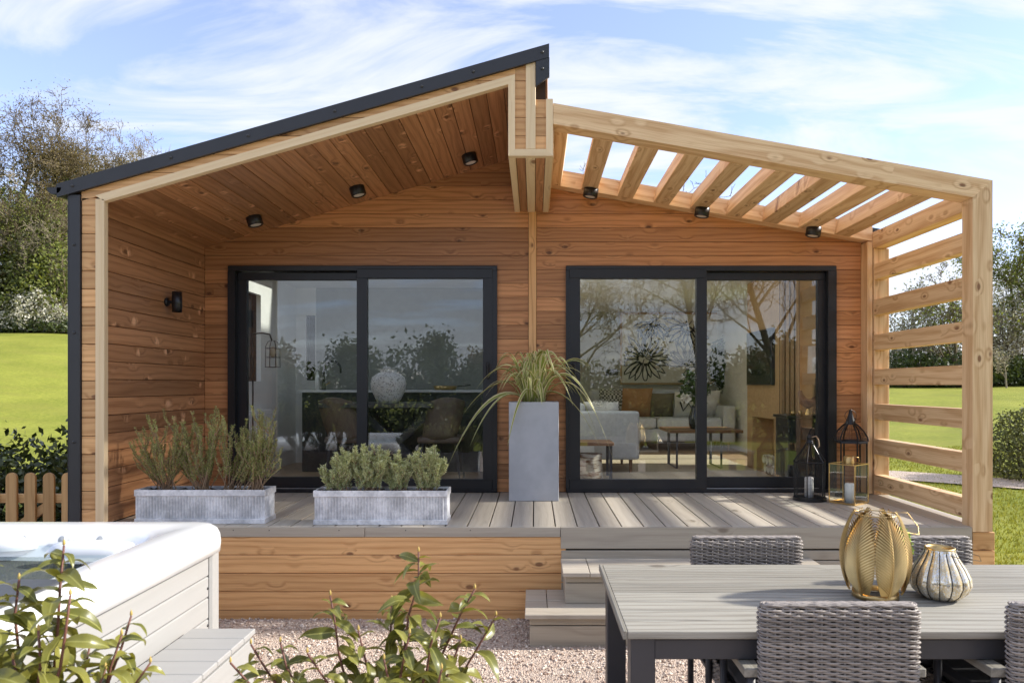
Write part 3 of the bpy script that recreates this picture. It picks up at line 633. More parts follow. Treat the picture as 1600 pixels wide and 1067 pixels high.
def trough(x0, x1, y0, label):
    dp, h = .21, .245; o = thing('trough_planter', label, 'planter', ((x0 + x1) / 2, y0 + dp / 2, ZD), 0, 'zinc troughs on the deck')
    y1 = y0 + dp; MB_ = MB()
    # fluted sides
    pts = []; pitch = .021
    def side(a, b, nrm):
        L = math.dist(a, b); n = int(L / pitch) * 4
        for k in range(n):
            t = k / n; w_ = .0055 * math.cos(t * n / 4 * 2 * math.pi); pts.append((a[0] + (b[0] - a[0]) * t + nrm[0] * w_, a[1] + (b[1] - a[1]) * t + nrm[1] * w_))
    e = .006
    side((x0 + e, y0 + e), (x1 - e, y0 + e), (0, -1)); side((x1 - e, y0 + e), (x1 - e, y1 - e), (1, 0)); side((x1 - e, y1 - e), (x0 + e, y1 - e), (0, 1)); side((x0 + e, y1 - e), (x0 + e, y0 + e), (-1, 0))
    n = len(pts); za, zb = ZD + .032, ZD + h - .042
    MB_.add([(x, y, za) for x, y in pts] + [(x, y, zb) for x, y in pts], [(i, (i + 1) % n, (i + 1) % n + n, i + n) for i in range(n)])
    MB_.build('fluted_body', M_ZINC, o)
    def band(z0, z1, g, nm):
        m = MB()
        m.box(x0 - g, x1 + g, y0 - g, y0 + .008, z0, z1, .002).box(x0 - g, x1 + g, y1 - .008, y1 + g, z0, z1, .002).box(x0 - g, x0 + .008, y0 + .008, y1 - .008, z0, z1).box(x1 - .008, x1 + g, y0 + .008, y1 - .008, z0, z1); m.build(nm, M_ZINC, o)
    band(ZD + .001, ZD + .036, .003, 'base_band'); band(ZD + h - .045, ZD + h, .004, 'rim_band')
    xs = np.linspace(x0 + .008, x1 - .008, 40); ys = np.linspace(y0 + .008, y1 - .008, 12); X, Y = np.meshgrid(xs, ys, indexing='ij'); Z = ZD + h - .022 + rng.normal(0, .006, X.shape)
    V = np.stack([X, Y, Z], -1).reshape(-1, 3); i, j = np.meshgrid(np.arange(39), np.arange(11), indexing='ij'); k = (i * 12 + j).ravel()
    put(bpy.data.objects.new('soil', np_mesh('soil', V, np.stack([k, k + 12, k + 13, k + 1], -1), M_SOIL)), o)
    return ZD + h - .02
def herb(name, label, cat, group, x, y, z, n, h, spread, lean, mat, n_per_m, ln, wd, side=0, start=.12):
    o = thing(name, label, cat, (x, y, z), 0, group); stems = []
    for k in range(n):
        a = rng.uniform(0, 6.283); r = spread * math.sqrt(rng.random()); hh = h * rng.uniform(.5, 1.08) * (1 - .25 * (r / spread) ** 2)
        bx_, by_ = x + rng.normal(0, .038), y + rng.normal(0, .02); tx, ty = x + math.cos(a) * r + lean, y + math.sin(a) * r * .55
        P = [(bx_, by_, z - .01), (bx_ + (tx - bx_) * .45 + rng.normal(0, .01), by_ + (ty - by_) * .45, z + hh * .33), (bx_ + (tx - bx_) * .85 + rng.normal(0, .012), by_ + (ty - by_) * .85, z + hh * .7), (tx + rng.normal(0, .012), ty, z + hh)]
        stems.append(P)
        for _ in range(side):
            t = rng.uniform(.3, .8); q = [P[1][i] + (P[3][i] - P[1][i]) * t for i in range(3)]; a2 = rng.uniform(0, 6.283); l2 = hh * rng.uniform(.18, .34)
            stems.append([q, (q[0] + math.cos(a2) * l2 * .35, q[1] + math.sin(a2) * l2 * .3, q[2] + l2 * .5), (q[0] + math.cos(a2) * l2 * .45, q[1] + math.sin(a2) * l2 * .4, q[2] + l2)])
    m = MB()
    for P in stems: m.tube(P, [.0042] + [.003] * (len(P) - 2) + [.0012], 4)
    m.build('stems', M_ROSEW, o); V, Fc = needles(stems, n_per_m, ln, wd, start=start)
    put(bpy.data.objects.new('foliage', np_mesh('foliage', V, Fc, mat)), o)
def build_planters():
    z = trough(-2.89, -1.95, 5.09, 'fluted zinc trough planter of tall rosemary beside the porch wall')
    yc = 5.195; g = 'rosemary plants in the trough'
    for x, n, h, sp, ln, lb in ((-2.70, 30, .57, .24, -.03, 'tall loose rosemary plant beside the porch wall'), (-2.44, 34, .58, .26, -.02, 'tall rosemary plant between two others in the trough'), (-2.24, 22, .55, .22, .04, 'upright sparse rosemary plant at the middle of the trough'), (-2.06, 36, .58, .16, .04, 'bushy upright rosemary plant at the trough end towards the door')):
        herb('rosemary_plant', lb, 'plant', g, x, yc, z, n, h, sp, ln, M_ROSE, 620, .019, .0024, 1, .26)
    z = trough(-1.583, -.628, 5.05, 'fluted zinc trough planter of low silvery lavender on the deck edge'); yc = 5.155; g = 'lavender plants in the trough'
    for x, n, h, sp, ln, lb in ((-1.43, 30, .28, .15, .0, 'silvery lavender bush with thin dry flower spikes'), (-1.20, 32, .35, .16, -.02, 'tallest lavender bush with upright shoots'), (-.99, 28, .27, .15, .0, 'low rounded lavender bush between taller ones'), (-.80, 32, .31, .16, .02, 'green lavender bush with one stray leaning shoot')):
        herb('lavender_plant', lb, 'plant', g, x, yc, z, n, h, sp, ln, M_LAV, 1150, .025, .0032, 3, .16)
    # tall planter and its flax
    x0, x1, y0, y1 = -.221, .211, 6.08, 6.50; zt_ = ZD + .856
    o = thing('tall_planter', 'tall square grey planter standing between the two doors', 'planter', ((x0 + x1) / 2, 6.29, ZD))
    m = MT('grey_fibrestone', .6, .35); v = m.obj(); a = m.noise(v, 3.2, 5, .6); b = m.noise(v, 120, 2)
    m.color(m.mix(m.ramp(a, .3, .7), (.36, .375, .40), (.45, .465, .49))); m.bump(b, .15, .002)
    MB().box(x0, x1, y0, y0 + .03, ZD + .001, zt_, .004).box(x0, x1, y1 - .03, y1, ZD + .001, zt_, .004).box(x0, x0 + .03, y0 + .03, y1 - .03, ZD + .002, zt_).box(x1 - .03, x1, y0 + .03, y1 - .03, ZD + .002, zt_).build('box', m.m, o)
    MB().box(x0 + .03, x1 - .03, y0 + .03, y1 - .03, zt_ - .09, zt_ - .05).build('soil', M_SOIL, o)
    fl = thing('flax_plant', 'variegated flax plant with long arching cream edged leaves in the tall planter', 'plant', (-.005, 6.29, zt_ - .06))
    lm = MT('flax_leaf', .4, .45); tc = lm.N.new('ShaderNodeUVMap'); sx = lm.N.new('ShaderNodeSeparateXYZ'); lm.L.new(tc.outputs[0], sx.inputs[0])
    e = lm.math('ABSOLUTE', lm.math('SUBTRACT', sx.outputs[0], .5)); st = lm.noise(lm.mapping(tc.outputs[0], (14, .6, 1)), 1, 2)
    c = lm.mix(lm.ramp(e, .22, .30), lm.mix(st, (.21, .29, .045), (.46, .50, .11)), (.85, .78, .46)); c = lm.mix(lm.ramp(sx.outputs[1], .0, .3, .6, 0), c, (.20, .21, .04))
    lm.color(c); tr = lm.N.new('ShaderNodeBsdfTranslucent'); lm.L.new(c, tr.inputs[0]); mx = lm.N.new('ShaderNodeMixShader'); mx.inputs[0].default_value = .25
    lm.L.new(lm.b.outputs[0], mx.inputs[1]); lm.L.new(tr.outputs[0], mx.inputs[2]); lm.L.new(mx.outputs[0], lm.N['Material Output'].inputs[0])
    Y0 = 6.25
    def leaf(az, reach, rise, drop, wd, ox=0, oy=0):
        """arching strap leaf: rises, bends over and droops"""
        n = 16; V = []; UV = []; d = Vector((math.cos(az), math.sin(az), 0)); sd = Vector((-d.y, d.x, 0)); tw = rng.normal(0, .5)
        for i in range(n + 1):
            t = i / n; r = reach * (t ** 1.35); zz = rise * math.sin(min(t, 1) * math.pi * .62) / math.sin(math.pi * .62 if True else 1) - drop * t ** 3
            c = Vector((ox, oy, zt_ - .055)) + d * r + Vector((0, 0, zz)); wv = wd * (1 - t ** 3.0) * (.55 + .45 * min(1, t * 4)) + .0008
            s2 = sd * math.cos(tw * t) + Vector((0, 0, 1)) * math.sin(tw * t)
            up = Vector((0, 0, 1)); V += [c - s2 * wv + up * wv * .35, c, c + s2 * wv + up * wv * .35]; UV += [(0, t), (.5, t), (1, t)]
        Fc = []
        for i in range(n):
            for k in (0, 1): Fc.append((i * 3 + k, i * 3 + k + 1, i * 3 + k + 4, i * 3 + k + 3))
        me = np_mesh('leaf', V, Fc, lm.m, False); ul = me.uv_layers.new(name='UVMap')
        for lp in me.loops: ul.data[lp.index].uv = UV[lp.vertex_index]
        for p in me.polygons: p.use_smooth = True
        put(bpy.data.objects.new('leaf', me), fl)
    for az, rc, rs, dr, wd in ((3.25, .66, .22, .62, .014), (3.0, .62, .30, .30, .011), (3.5, .50, .20, .46, .012), (3.35, .45, .40, .22, .012), (3.9, .34, .26, .50, .012), (2.9, .40, .42, .15, .010),
                               (-.12, .58, .36, .72, .014), (.05, .52, .42, .55, .013), (-.35, .50, .40, .44, .012), (-.22, .62, .24, .58, .014), (.2, .46, .48, .40, .012), (-.6, .40, .42, .34, .013), (.1, .42, .45, .1, .01),
                               (-1.2, .20, .52, .12, .013), (-.9, .34, .56, .26, .014), (-2.1, .20, .46, .2, .012), (-1.6, .16, .44, .18, .012), (-.5, .26, .5, .1, .011), (-2.6, .3, .36, .2, .011)):
        leaf(az, rc * 1.12, rs, dr * 1.15, wd * 2.3, rng.uniform(-.07, .07), Y0 + rng.uniform(-.06, .06))
    for k in range(78):
        az = rng.uniform(-3.3, .3) if k % 3 else rng.uniform(.3, 2.8); rc = rng.uniform(.10, .46); leaf(az, rc, rng.uniform(.24, .5), rc * rng.uniform(.1, .6), rng.uniform(.012, .021), rng.uniform(-.09, .09), Y0 + rng.uniform(-.07, .09))
build_planters()

# ------------------------------------------------------------------ deck lanterns with candles
M_WAX = plain('white_wax', (.80, .79, .75), .5, var=.02)
M_BRASS = plain('aged_brass', (.50, .34, .14), .34, 1, var=.12)
M_GOLD = plain('brushed_gold', (.60, .43, .19), .36, 1, var=.10, scale=14)
M_STEEL = plain('lantern_black_steel', (.016, .016, .017), .35, .3)
def hexpts(r, z, cx, cy, n=6, off=0.0): return [(cx + r * math.cos(off + k * 2 * math.pi / n), cy + r * math.sin(off + k * 2 * math.pi / n), z) for k in range(n)]
def mesh_panel(mb, a, b, c, d, nx, nz, r=.0008):
    """thin wire rows between the edges a-b and d-c"""
    a, b, c, d = map(Vector, (a, b, c, d))
    for k in range(1, nz): t = k / nz; mb.tube([a.lerp(d, t), b.lerp(c, t)], r, 3, cap=False)
    for k in range(1, nx): t = k / nx; mb.tube([a.lerp(b, t), d.lerp(c, t)], r, 3, cap=False)
def candle(x, y, z, r, h, label):
    o = thing('candle', label, 'candle', (x, y, z), 0, 'white pillar candles')
    MB().lathe([(0, 0), (r, 0), (r, h - .014), (r * .92, h - .006), (r * .7, h - .001), (0, h - .003)], (x, y, z), 24).build('wax', M_WAX, o, None, True)
    MB().tube([(x, y, z + h - .004), (x + .001, y, z + h + .008)], .0012, 5).build('wick', M_STEEL, o)
def build_lanterns():
    # hexagonal with straight conical roof
    Y = 6.14; x = PX(1265, Y); r = .139; z = ZD; o = thing('lantern', 'black wire mesh lantern with a straight conical roof and rope handle', 'lantern', (x, Y, z), 0, 'lanterns on the deck')
    off = R(0); H = .335; MB().lathe([(0, .0), (r, .0), (r, .028), (r - .006, .03), (0, .03)], (x, Y, z + .001), 36).build('base', M_STEEL, o, None)
    f = MB(); b0, b1 = hexpts(r - .006, z + .03, x, Y, 6, off), hexpts(r - .006, z + H, x, Y, 6, off)
    for k in range(6): f.tube([b0[k], b1[k]], .0055, 5); f.tube([b1[k], b1[(k + 1) % 6]], .006, 5)
    t0 = hexpts(.026, z + H + .165, x, Y, 6, off); e1 = hexpts(r + .003, z + H, x, Y, 6, off)
    for k in range(6): f.tube([e1[k], t0[k]], .005, 5)
    f.build('frame', M_STEEL, o); w_ = MB()
    for k in range(6):
        mesh_panel(w_, b0[k], b0[(k + 1) % 6], b1[(k + 1) % 6], b1[k], 9, 26, .0009); mesh_panel(w_, e1[k], e1[(k + 1) % 6], t0[(k + 1) % 6], t0[k], 3, 22, .0011)
    tag(w_.build('wire_mesh', M_STEEL, o), kind='stuff')
    MB().lathe([(.03, .16), (.031, .175), (.026, .18), (.024, .205), (.03, .21), (.022, .222), (.016, .235), (.0, .24)], (x, Y, z + H), 20).build('cap', M_STEEL, o, None, True)
    MB().tube([(x + .01, Y - .02, z + H + .215), (x + .045, Y - .03, z + H + .225), (x + .065, Y - .03, z + H + .19), (x + .072, Y - .03, z + H + .14), (x + .06, Y - .03, z + H + .125)], .006, 6).build('rope_handle', plain('jute_rope', (.34, .24, .15), .9), o, None, True)
    candle(x - .005, Y, z + .03, .037, .175, 'white pillar candle inside the conical roofed mesh lantern')
    # taller ogee lantern
    Y = 6.36; x = PX(1329, Y); r = .142; H = .50; o = thing('lantern', 'tall black lantern with an onion shaped roof and ring beside the timber wall', 'lantern', (x, Y, z), 0, 'lanterns on the deck')
    off = R(30); MB().lathe([(0, 0), (r, 0), (r, .03), (0, .032)], (x, Y, z + .001), 6).build('base', M_STEEL, o)
    f = MB(); b0, b1 = hexpts(r - .008, z + .03, x, Y, 6, off), hexpts(r - .008, z + H, x, Y, 6, off)
    for k in range(6): f.tube([b0[k], b1[k]], .008, 4); f.tube([Vector(b1[k]) + Vector((0, 0, -.008)), Vector(b1[(k + 1) % 6]) + Vector((0, 0, -.008))], .014, 4)
    prof = [(r + .004, 0), (r - .004, .035), (r - .03, .085), (r - .065, .125), (.045, .155)]
    P = [hexpts(a, z + H + b, x, Y, 6, off) for a, b in prof]
    for k in range(6): f.tube([p[k] for p in P], .007, 4)
    f.build('frame', M_STEEL, o); w_ = MB()
    for k in range(6):
        for a, b in zip(P[:-1], P[1:]): mesh_panel(w_, a[k], a[(k + 1) % 6], b[(k + 1) % 6], b[k], 2, 5, .0014)
    tag(w_.build('roof_louvre', M_STEEL, o), kind='stuff')
    MB().lathe([(.05, .148), (.042, .17), (.03, .20), (.02, .235), (.013, .27), (.015, .278), (.0, .284)], (x, Y, z + H), 20).build('spire', M_STEEL, o, None, True)
    MB().tube([(x + .052 * math.cos(t), Y, z + H + .225 + .052 * math.sin(t)) for t in np.linspace(0, 6.283, 25)[:-1]], .0025, 5, closed=True).build('ring', M_STEEL, o)
    # brass and glass box lantern
    Y = 5.99; x = PX(1326, Y); o = thing('lantern', 'square brass and glass box lantern with a brass cap', 'lantern', (x, Y, z), R(38), 'lanterns on the deck')
    s, H = .112, .335; M = T(x, Y, z) @ rotz(R(38)); f = MB()
    for sx in (-1, 1):
        for sy in (-1, 1): f.box(sx * s - .0035, sx * s + .0035, sy * s - .0035, sy * s + .0035, .012, H)
        for zz in (.012, H):
            f.box(-s, s, sx * s - .0036, sx * s + .0036, zz - .004, zz + .004); f.box(sx * s - .0036, sx * s + .0036, -s + .004, s - .004, zz - .0038, zz + .0038)
    f.build('frame', M_BRASS, o, M); MB().box(-s, s, -s, s, .001, .009).build('base', M_BRASS, o, M)
    g = MB()
    for q in range(4):
        R4 = rotz(q * math.pi / 2); V = [R4 @ Vector(p) for p in ((-s + .004, -s + .001, .016), (s - .004, -s + .001, .016), (s - .004, -s + .001, H - .004), (-s + .004, -s + .001, H - .004))]; g.add(V, [(0, 1, 2, 3)])
    g.add([(-s, -s, H + .001), (s, -s, H + .001), (s, s, H + .001), (-s, s, H + .001)], [(0, 1, 2, 3)]); g.build('pane', M_GLASS2, o, M)
    MB().lathe([(.042, .0), (.042, .055), (.034, .062), (.01, .066), (.0, .075)], (0, 0, H + .002), 24).tube([(.03, -.02, H + .062), (.07, -.05, H + .05), (.078, -.055, H + .02)], .004, 6).build('cap', M_BRASS, o, M, True)
    candle(x, Y - .02, z + .009, .040, .165, 'white pillar candle inside the glass box lantern')
build_lanterns()

# ------------------------------------------------------------------ hot tub and its step
def rrect(hx, hy, r, n=10):
    P = []
    for cx, cy, a0 in ((hx - r, hy - r, 0), (-hx + r, hy - r, 90), (-hx + r, -hy + r, 180), (hx - r, -hy + r, 270)):
        for k in range(n + 1): a = R(a0 + 90 * k / n); P.append((cx + r * math.cos(a), cy + r * math.sin(a)))
    return P
def build_tub():
    x1, y1, S = -1.72, 3.96, 2.12; cx, cy = x1 - S / 2, y1 - S / 2; h = S / 2
    o = thing('hot_tub', 'white acrylic hot tub with pale grey slatted cabinet', 'hot tub', (cx, cy, 0))
    loops = []   # outer skirt of the rim, over the rounded top, then the moulded basin
    def loop(ins, z, r, lump=0.0):
        L = rrect(h - ins, h - ins, max(r, .05)); 
        if lump: L = [(x * (1 - lump * (.5 + .5 * math.cos(4 * math.atan2(y, x) + .9))), y * (1 - lump * (.5 + .5 * math.cos(4 * math.atan2(y, x) + .9)))) for x, y in L]
        loops.append([(cx + x, cy + y, z) for x, y in L])
    for ins, z, r in ((.03, .745, .12), (.0, .75, .13), (-.004, .80, .135), (.0, .845, .135), (.012, .875, .13), (.035, .895, .12), (.065, .902, .11), (.13, .90, .10), (.17, .897, .10)): loop(ins, z, r)
    for ins, z, r, lp in ((.20, .888, .22, .01), (.225, .86, .28, .03), (.25, .80, .32, .06), (.30, .70, .36, .08), (.36, .55, .4, .1), (.5, .46, .4, .1), (.62, .3, .35, .05), (.8, .25, .2, 0)): loop(ins, z, r, lp)
    V = [p for l in loops for p in l]; n = len(loops[0]); Fc = []
    for a in range(len(loops) - 1):
        for k in range(n): Fc.append((a * n + k, a * n + (k + 1) % n, (a + 1) * n + (k + 1) % n, (a + 1) * n + k))
    Fc.append(tuple((len(loops) - 1) * n + k for k in range(n)))
    acr = MT('white_acrylic', .16, .5, 0, (.80, .81, .81)); acr.b.inputs['Coat Weight'].default_value = .3
    put(bpy.data.objects.new('shell', np_mesh('shell', V, Fc, acr.m, True)), o)
    wtm = glassmat('tub_water', .0, (.90, .97, .97), .12)
    L = rrect(h - .235, h - .235, .3); MB().add([(cx + x, cy + y, .815) for x, y in L], [tuple(range(len(L)))]).build('water', wtm, o)
    # raised seat backs and headrests inside the far corner
    for ax, ay, sx in ((-.15, .80, .34), (.55, .66, .25), (-.72, .74, .25)):
        m = MB(); 
        prof = [(math.cos(t), math.sin(t)) for t in np.linspace(0, math.pi, 13)]
        V = []; 
        for q in range(9):
            u = -1 + q / 4; w_ = math.sqrt(max(0, 1 - u ** 4))
            for a, b in prof: V.append((cx + ax + u * sx, cy + ay + a * .07 * w_, .80 + b * .075 * w_))
        Fc = [(q * 13 + k, q * 13 + k + 1, (q + 1) * 13 + k + 1, (q + 1) * 13 + k) for q in range(8) for k in range(12)]
        m.add(V, Fc).build('headrest', acr.m, o, None, True)
    jm = plain('jet_grey', (.45, .47, .48), .3)
    for k in range(6): MB().lathe([(0, .012), (.018, .01), (.024, 0)], seg=14).build('jet', jm, o, T(cx - .5 + .2 * k, cy + .80, .845) @ Matrix.Rotation(R(70), 4, 'X'))
    pn = plain('control_panel_grey', (.07, .075, .085), .35); Mp = T(-1.905, 2.39, .906)
    MB().box(-.105, .105, -.32, .32, -.003, .006, .003).build('control_panel', pn, o, Mp)
    # cabinet: slats and corner posts
    cab = MT('cabinet_composite', .5, .4); v = cab.obj(); cab.color(cab.mix(cab.noise(cab.mapping(v, (2, 30, 30)), 1, 2), (.34, .335, .325), (.39, .385, .375)))
    MB().box(cx - h + .09, cx + h - .09, cy - h + .09, cy + h - .09, .03, .745).build('cabinet', plain('cabinet_core', (.1, .1, .1), .8), o)
    for q in range(4):
        Rm = T(cx, cy, 0) @ rotz(q * math.pi / 2)
        for k in range(6):
            z0 = .05 + .115 * k; a = Rm @ Vector((h - .062, -h + .14, z0 + .055)); b = Rm @ Vector((h - .062, h - .14, z0 + .055)); nn = Rm.to_3x3() @ Vector((1, 0, 0))
            plank('cabinet_slat', o, a, b, nn, .111, .03, cab.m, .006)
        MB().box(h - .135, h - .035, h - .135, h - .035, .0, .75, .012).build('corner_post', cab.m, o, Rm)
    for k in range(3): 
        put(bpy.data.objects.new('cabinet_screw', _cache['bolt']), o, T(x1 - .046, y1 - .155, .16 + .2 * k) @ Matrix.Rotation(R(90), 4, 'Y') @ Matrix.Scale(.6, 4))
    s = thing('tub_step', 'pale grey slatted step against the side of the hot tub', 'step', (-1.55, 3.0, 0))
    y = 3.55
    while y > 2.35:
        plank('step_slat', s, (-1.725, y - .07, .42), (-1.405, y - .07, .42), (0, 0, 1), .137, .026, cab.m, .004); y -= .142
    MB().box(-1.715, -1.425, 2.39, 3.53, .0, .405).build('step_frame', plain('step_core', (.3, .29, .28), .7), s)
    for zz in (.07, .2, .33): plank('step_side', s, (-1.418, 2.38, zz), (-1.418, 3.54, zz), (1, 0, 0), .122, .016, cab.m, .004); plank('step_side', s, (-1.715, 3.536, zz), (-1.425, 3.536, zz), (0, 1, 0), .122, .012, cab.m, .004)
build_tub()
# ------------------------------------------------------------------ dining table and chairs
M_DARKMET = plain('dark_grey_aluminium', (.045, .045, .052), .45)
def build_table():
    o = thing('dining_table', 'weathered grey plank topped garden dining table with dark metal legs', 'table', (1.6, 3.09, 0))
    x0, x1, y0, y1, z = .343, 3.05, 2.60, 3.575, .75; n = 8; wd = (y1 - y0 - .022 * 0) / n
    for k in range(n):
        a = y0 + wd * k; b = a + wd - .006
        plank('plank', o, (x0 + .001, (a + b) / 2, z - .016), (x1, (a + b) / 2, z - .016), (0, 0, 1), b - a, .030, M_TABLE, .003)
    plank('end_cap', o, (x0 - .008, y0, z - .016), (x0 - .008, y1 - .004, z - .016), (-1, 0, 0), .034, .016, M_TABLE)
    a = MB().box(x0 + .10, x1 - .1, y0 + .025, y0 + .055, z - .115, z - .040, .003).box(x0 + .10, x1 - .1, y1 - .055, y1 - .025, z - .115, z - .04, .003).box(x0 + .03, x0 + .06, y0 + .115, y1 - .115, z - .115, z - .04, .003).box(x0 + .2, x1 - .2, 3.0, 3.12, z - .06, z - .033)
    a.build('apron', M_DARKMET, o)
    for x in (x0 + .015, x1 - .105):
        for y in (y0 + .018, y1 - .115): MB().box(x, x + .092, y, y + .092, .004, z - .034, .004).build('leg', M_DARKMET, o)
build_table()
def rattan():
    m = MT('grey_rattan', .5, .45); r = m.island(); v = m.obj(); n = m.noise(v, 70, 2)
    m.color(m.mix(m.math('ADD', m.math('MULTIPLY', r, .6), m.math('MULTIPLY', n, .4)), (.155, .135, .12), (.42, .37, .33))); return m.m
def chair_meshes():
    """a woven armchair in local space: back at y = 0, seat towards +y; returns (name, mesh, kind)"""
    rt = rattan(); W, D = .56, .052; out = []
    core = MB().box(-W / 2 + .012, W / 2 - .012, -D / 2 + .012, D / 2 - .012, .30, .862, .008).box(-W / 2 + .02, W / 2 - .02, .02, .56, .30, .415, .01)
    out.append(('seat_core', core.mesh('seat_core', plain('rattan_core', (.02, .017, .015), .9)), None))
    V = []; Fc = []; sides = 5
    def strand(P, r):
        P = np.asarray(P); n = len(P); d = np.roll(P, -1, 0) - np.roll(P, 1, 0); d /= np.linalg.norm(d, axis=1)[:, None] + 1e-9
        up = np.array([0, 0, 1.0]); a = np.cross(d, up); a /= np.linalg.norm(a, axis=1)[:, None] + 1e-9; b = np.cross(a, d); base = sum(len(x) for x in V)
        t = np.arange(sides) * 2 * np.pi / sides
        V.append((P[:, None] + (a[:, None] * np.cos(t)[None, :, None] + b[:, None] * np.sin(t)[None, :, None]) * r).reshape(-1, 3))
        i = np.arange(n); j = (i + 1) % n
        for k in range(sides):
            l = (k + 1) % sides; Fc.append(np.stack([base + i * sides + k, base + i * sides + l, base + j * sides + l, base + j * sides + k], -1))
    def loop(hx, hy, r, z, phase, amp, y_off, nper):
        """closed strand round a rounded rectangle, weaving in and out of the stakes"""
        L = np.array(rrect(hx, hy, r, 5)); L2 = np.vstack([L, L[:1]]); seg = np.linalg.norm(np.diff(L2, axis=0), axis=1); cum = np.concatenate([[0], np.cumsum(seg)])
        N = nper * 4; t = np.linspace(0, cum[-1], N, endpoint=False); q = np.stack([np.interp(t, cum, L2[:, k]) for k in (0, 1)], -1)
        dq = np.roll(q, -1, 0) - np.roll(q, 1, 0); nn = np.stack([dq[:, 1], -dq[:, 0]], -1); nn /= np.linalg.norm(nn, axis=1)[:, None] + 1e-9
        wv = amp * np.sin(np.arange(N) * np.pi / 4 * 2 / 2 * 2 / 2 + phase) + rng.normal(0, .0005, N); q = q + nn * wv[:, None]
        return np.stack([q[:, 0], q[:, 1] + y_off, np.full(N, z) + .0012 * np.cos(np.arange(N) * np.pi / 4 + phase) + rng.normal(0, .0006, N)], -1)
    z = .31; k = 0; per = int(2 * (W + D) / .042); per += per % 2
    while z < .868:
        e = max(0, (z - .845) / .025); ins = .014 * e * e
        strand(loop(W / 2 - ins + .016 * (z - .6), D / 2 - ins, .02, z, (k % 2) * np.pi, .0042, 0, per),   .0046); z += .0088; k += 1
    for s in (.021, .015, .008, .003):     # strands closing the top edge
        strand(loop(W / 2 + .004 - .022 + s - .006, s, min(.02, s), .872 + (.021 - s) * .12, (k % 2) * np.pi, .002, 0, per), .0046); k += 1
    n0 = len(V)
    z = .32
    while z < .42: strand(loop(W / 2 - .004, .27, .03, z, (k % 2) * np.pi, .004, .30, 110), .0048); z += .0105; k += 1
    me = np_mesh('weave', np.concatenate(V), np.concatenate(Fc), rt, True); out.append(('weave', me, 'stuff'))
    st = MB()
    for i in range(20):
        x = -W / 2 + .018 + i * (W - .036) / 19
        for y in (-D / 2 + .004, D / 2 - .004): st.tube([(x, y, .31), (x, y, .862)], .004, 5)
    out.append(('stakes', st.mesh('stakes', rt, True), 'stuff'))
    seat = MB().box(-W / 2 + .02, W / 2 - .02, .045, .55, .415, .475, .02); out.append(('cushion', seat.mesh('cushion', plain('charcoal_cushion', (.05, .05, .055), .9), False), None))
    return out
def build_chairs():
    parts = chair_meshes()
    def one(x, y, rz, label):
        o = thing('rattan_chair', label, 'chair', (x, y, 0), rz, 'woven chairs round the garden table'); M = T(x, y, 0) @ rotz(rz)
        for nm, me, kd in parts:
            c = put(bpy.data.objects.new(nm, me), o, M)
            if kd: c['kind'] = kd
        if 'arm' not in _cache:
            _cache['arm'] = MB().box(-.21, .21, -.032, .032, -.016, .016, .003).mesh('armrest', M_TABLE)
            _cache['cleg'] = MB().tube([(0, 0, .004), (0, 0, .60)], [.015, .017], 8).mesh('leg', M_DARKMET, True)
        for s in (-1, 1):
            put(bpy.data.objects.new('armrest', _cache['arm']), o, M @ T(s * .298, .235, .615) @ rotz(R(90)))
            for yy in (.05, .42): put(bpy.data.objects.new('leg', _cache['cleg']), o, M @ T(s * .298, yy, 0))
            plank('arm_brace', o, M @ Vector((s * .298, .05, .36)), M @ Vector((s * .298, .42, .36)), (0, 0, 1), .02, .02, M_DARKMET)
    one(1.09, 2.525, 0, 'grey woven rattan armchair with its back towards the foreground shrubs, by the table leg')
    one(1.985, 2.525, 0, 'grey woven rattan armchair partly cut off, its back to the shrubs, opposite the silver vase')
    one(1.095, 3.64, R(180), 'grey woven rattan chair across the table directly in front of the deck steps')
    one(1.965, 3.64, R(180), 'grey woven rattan chair across the table behind the gold lantern and vase')
build_chairs()
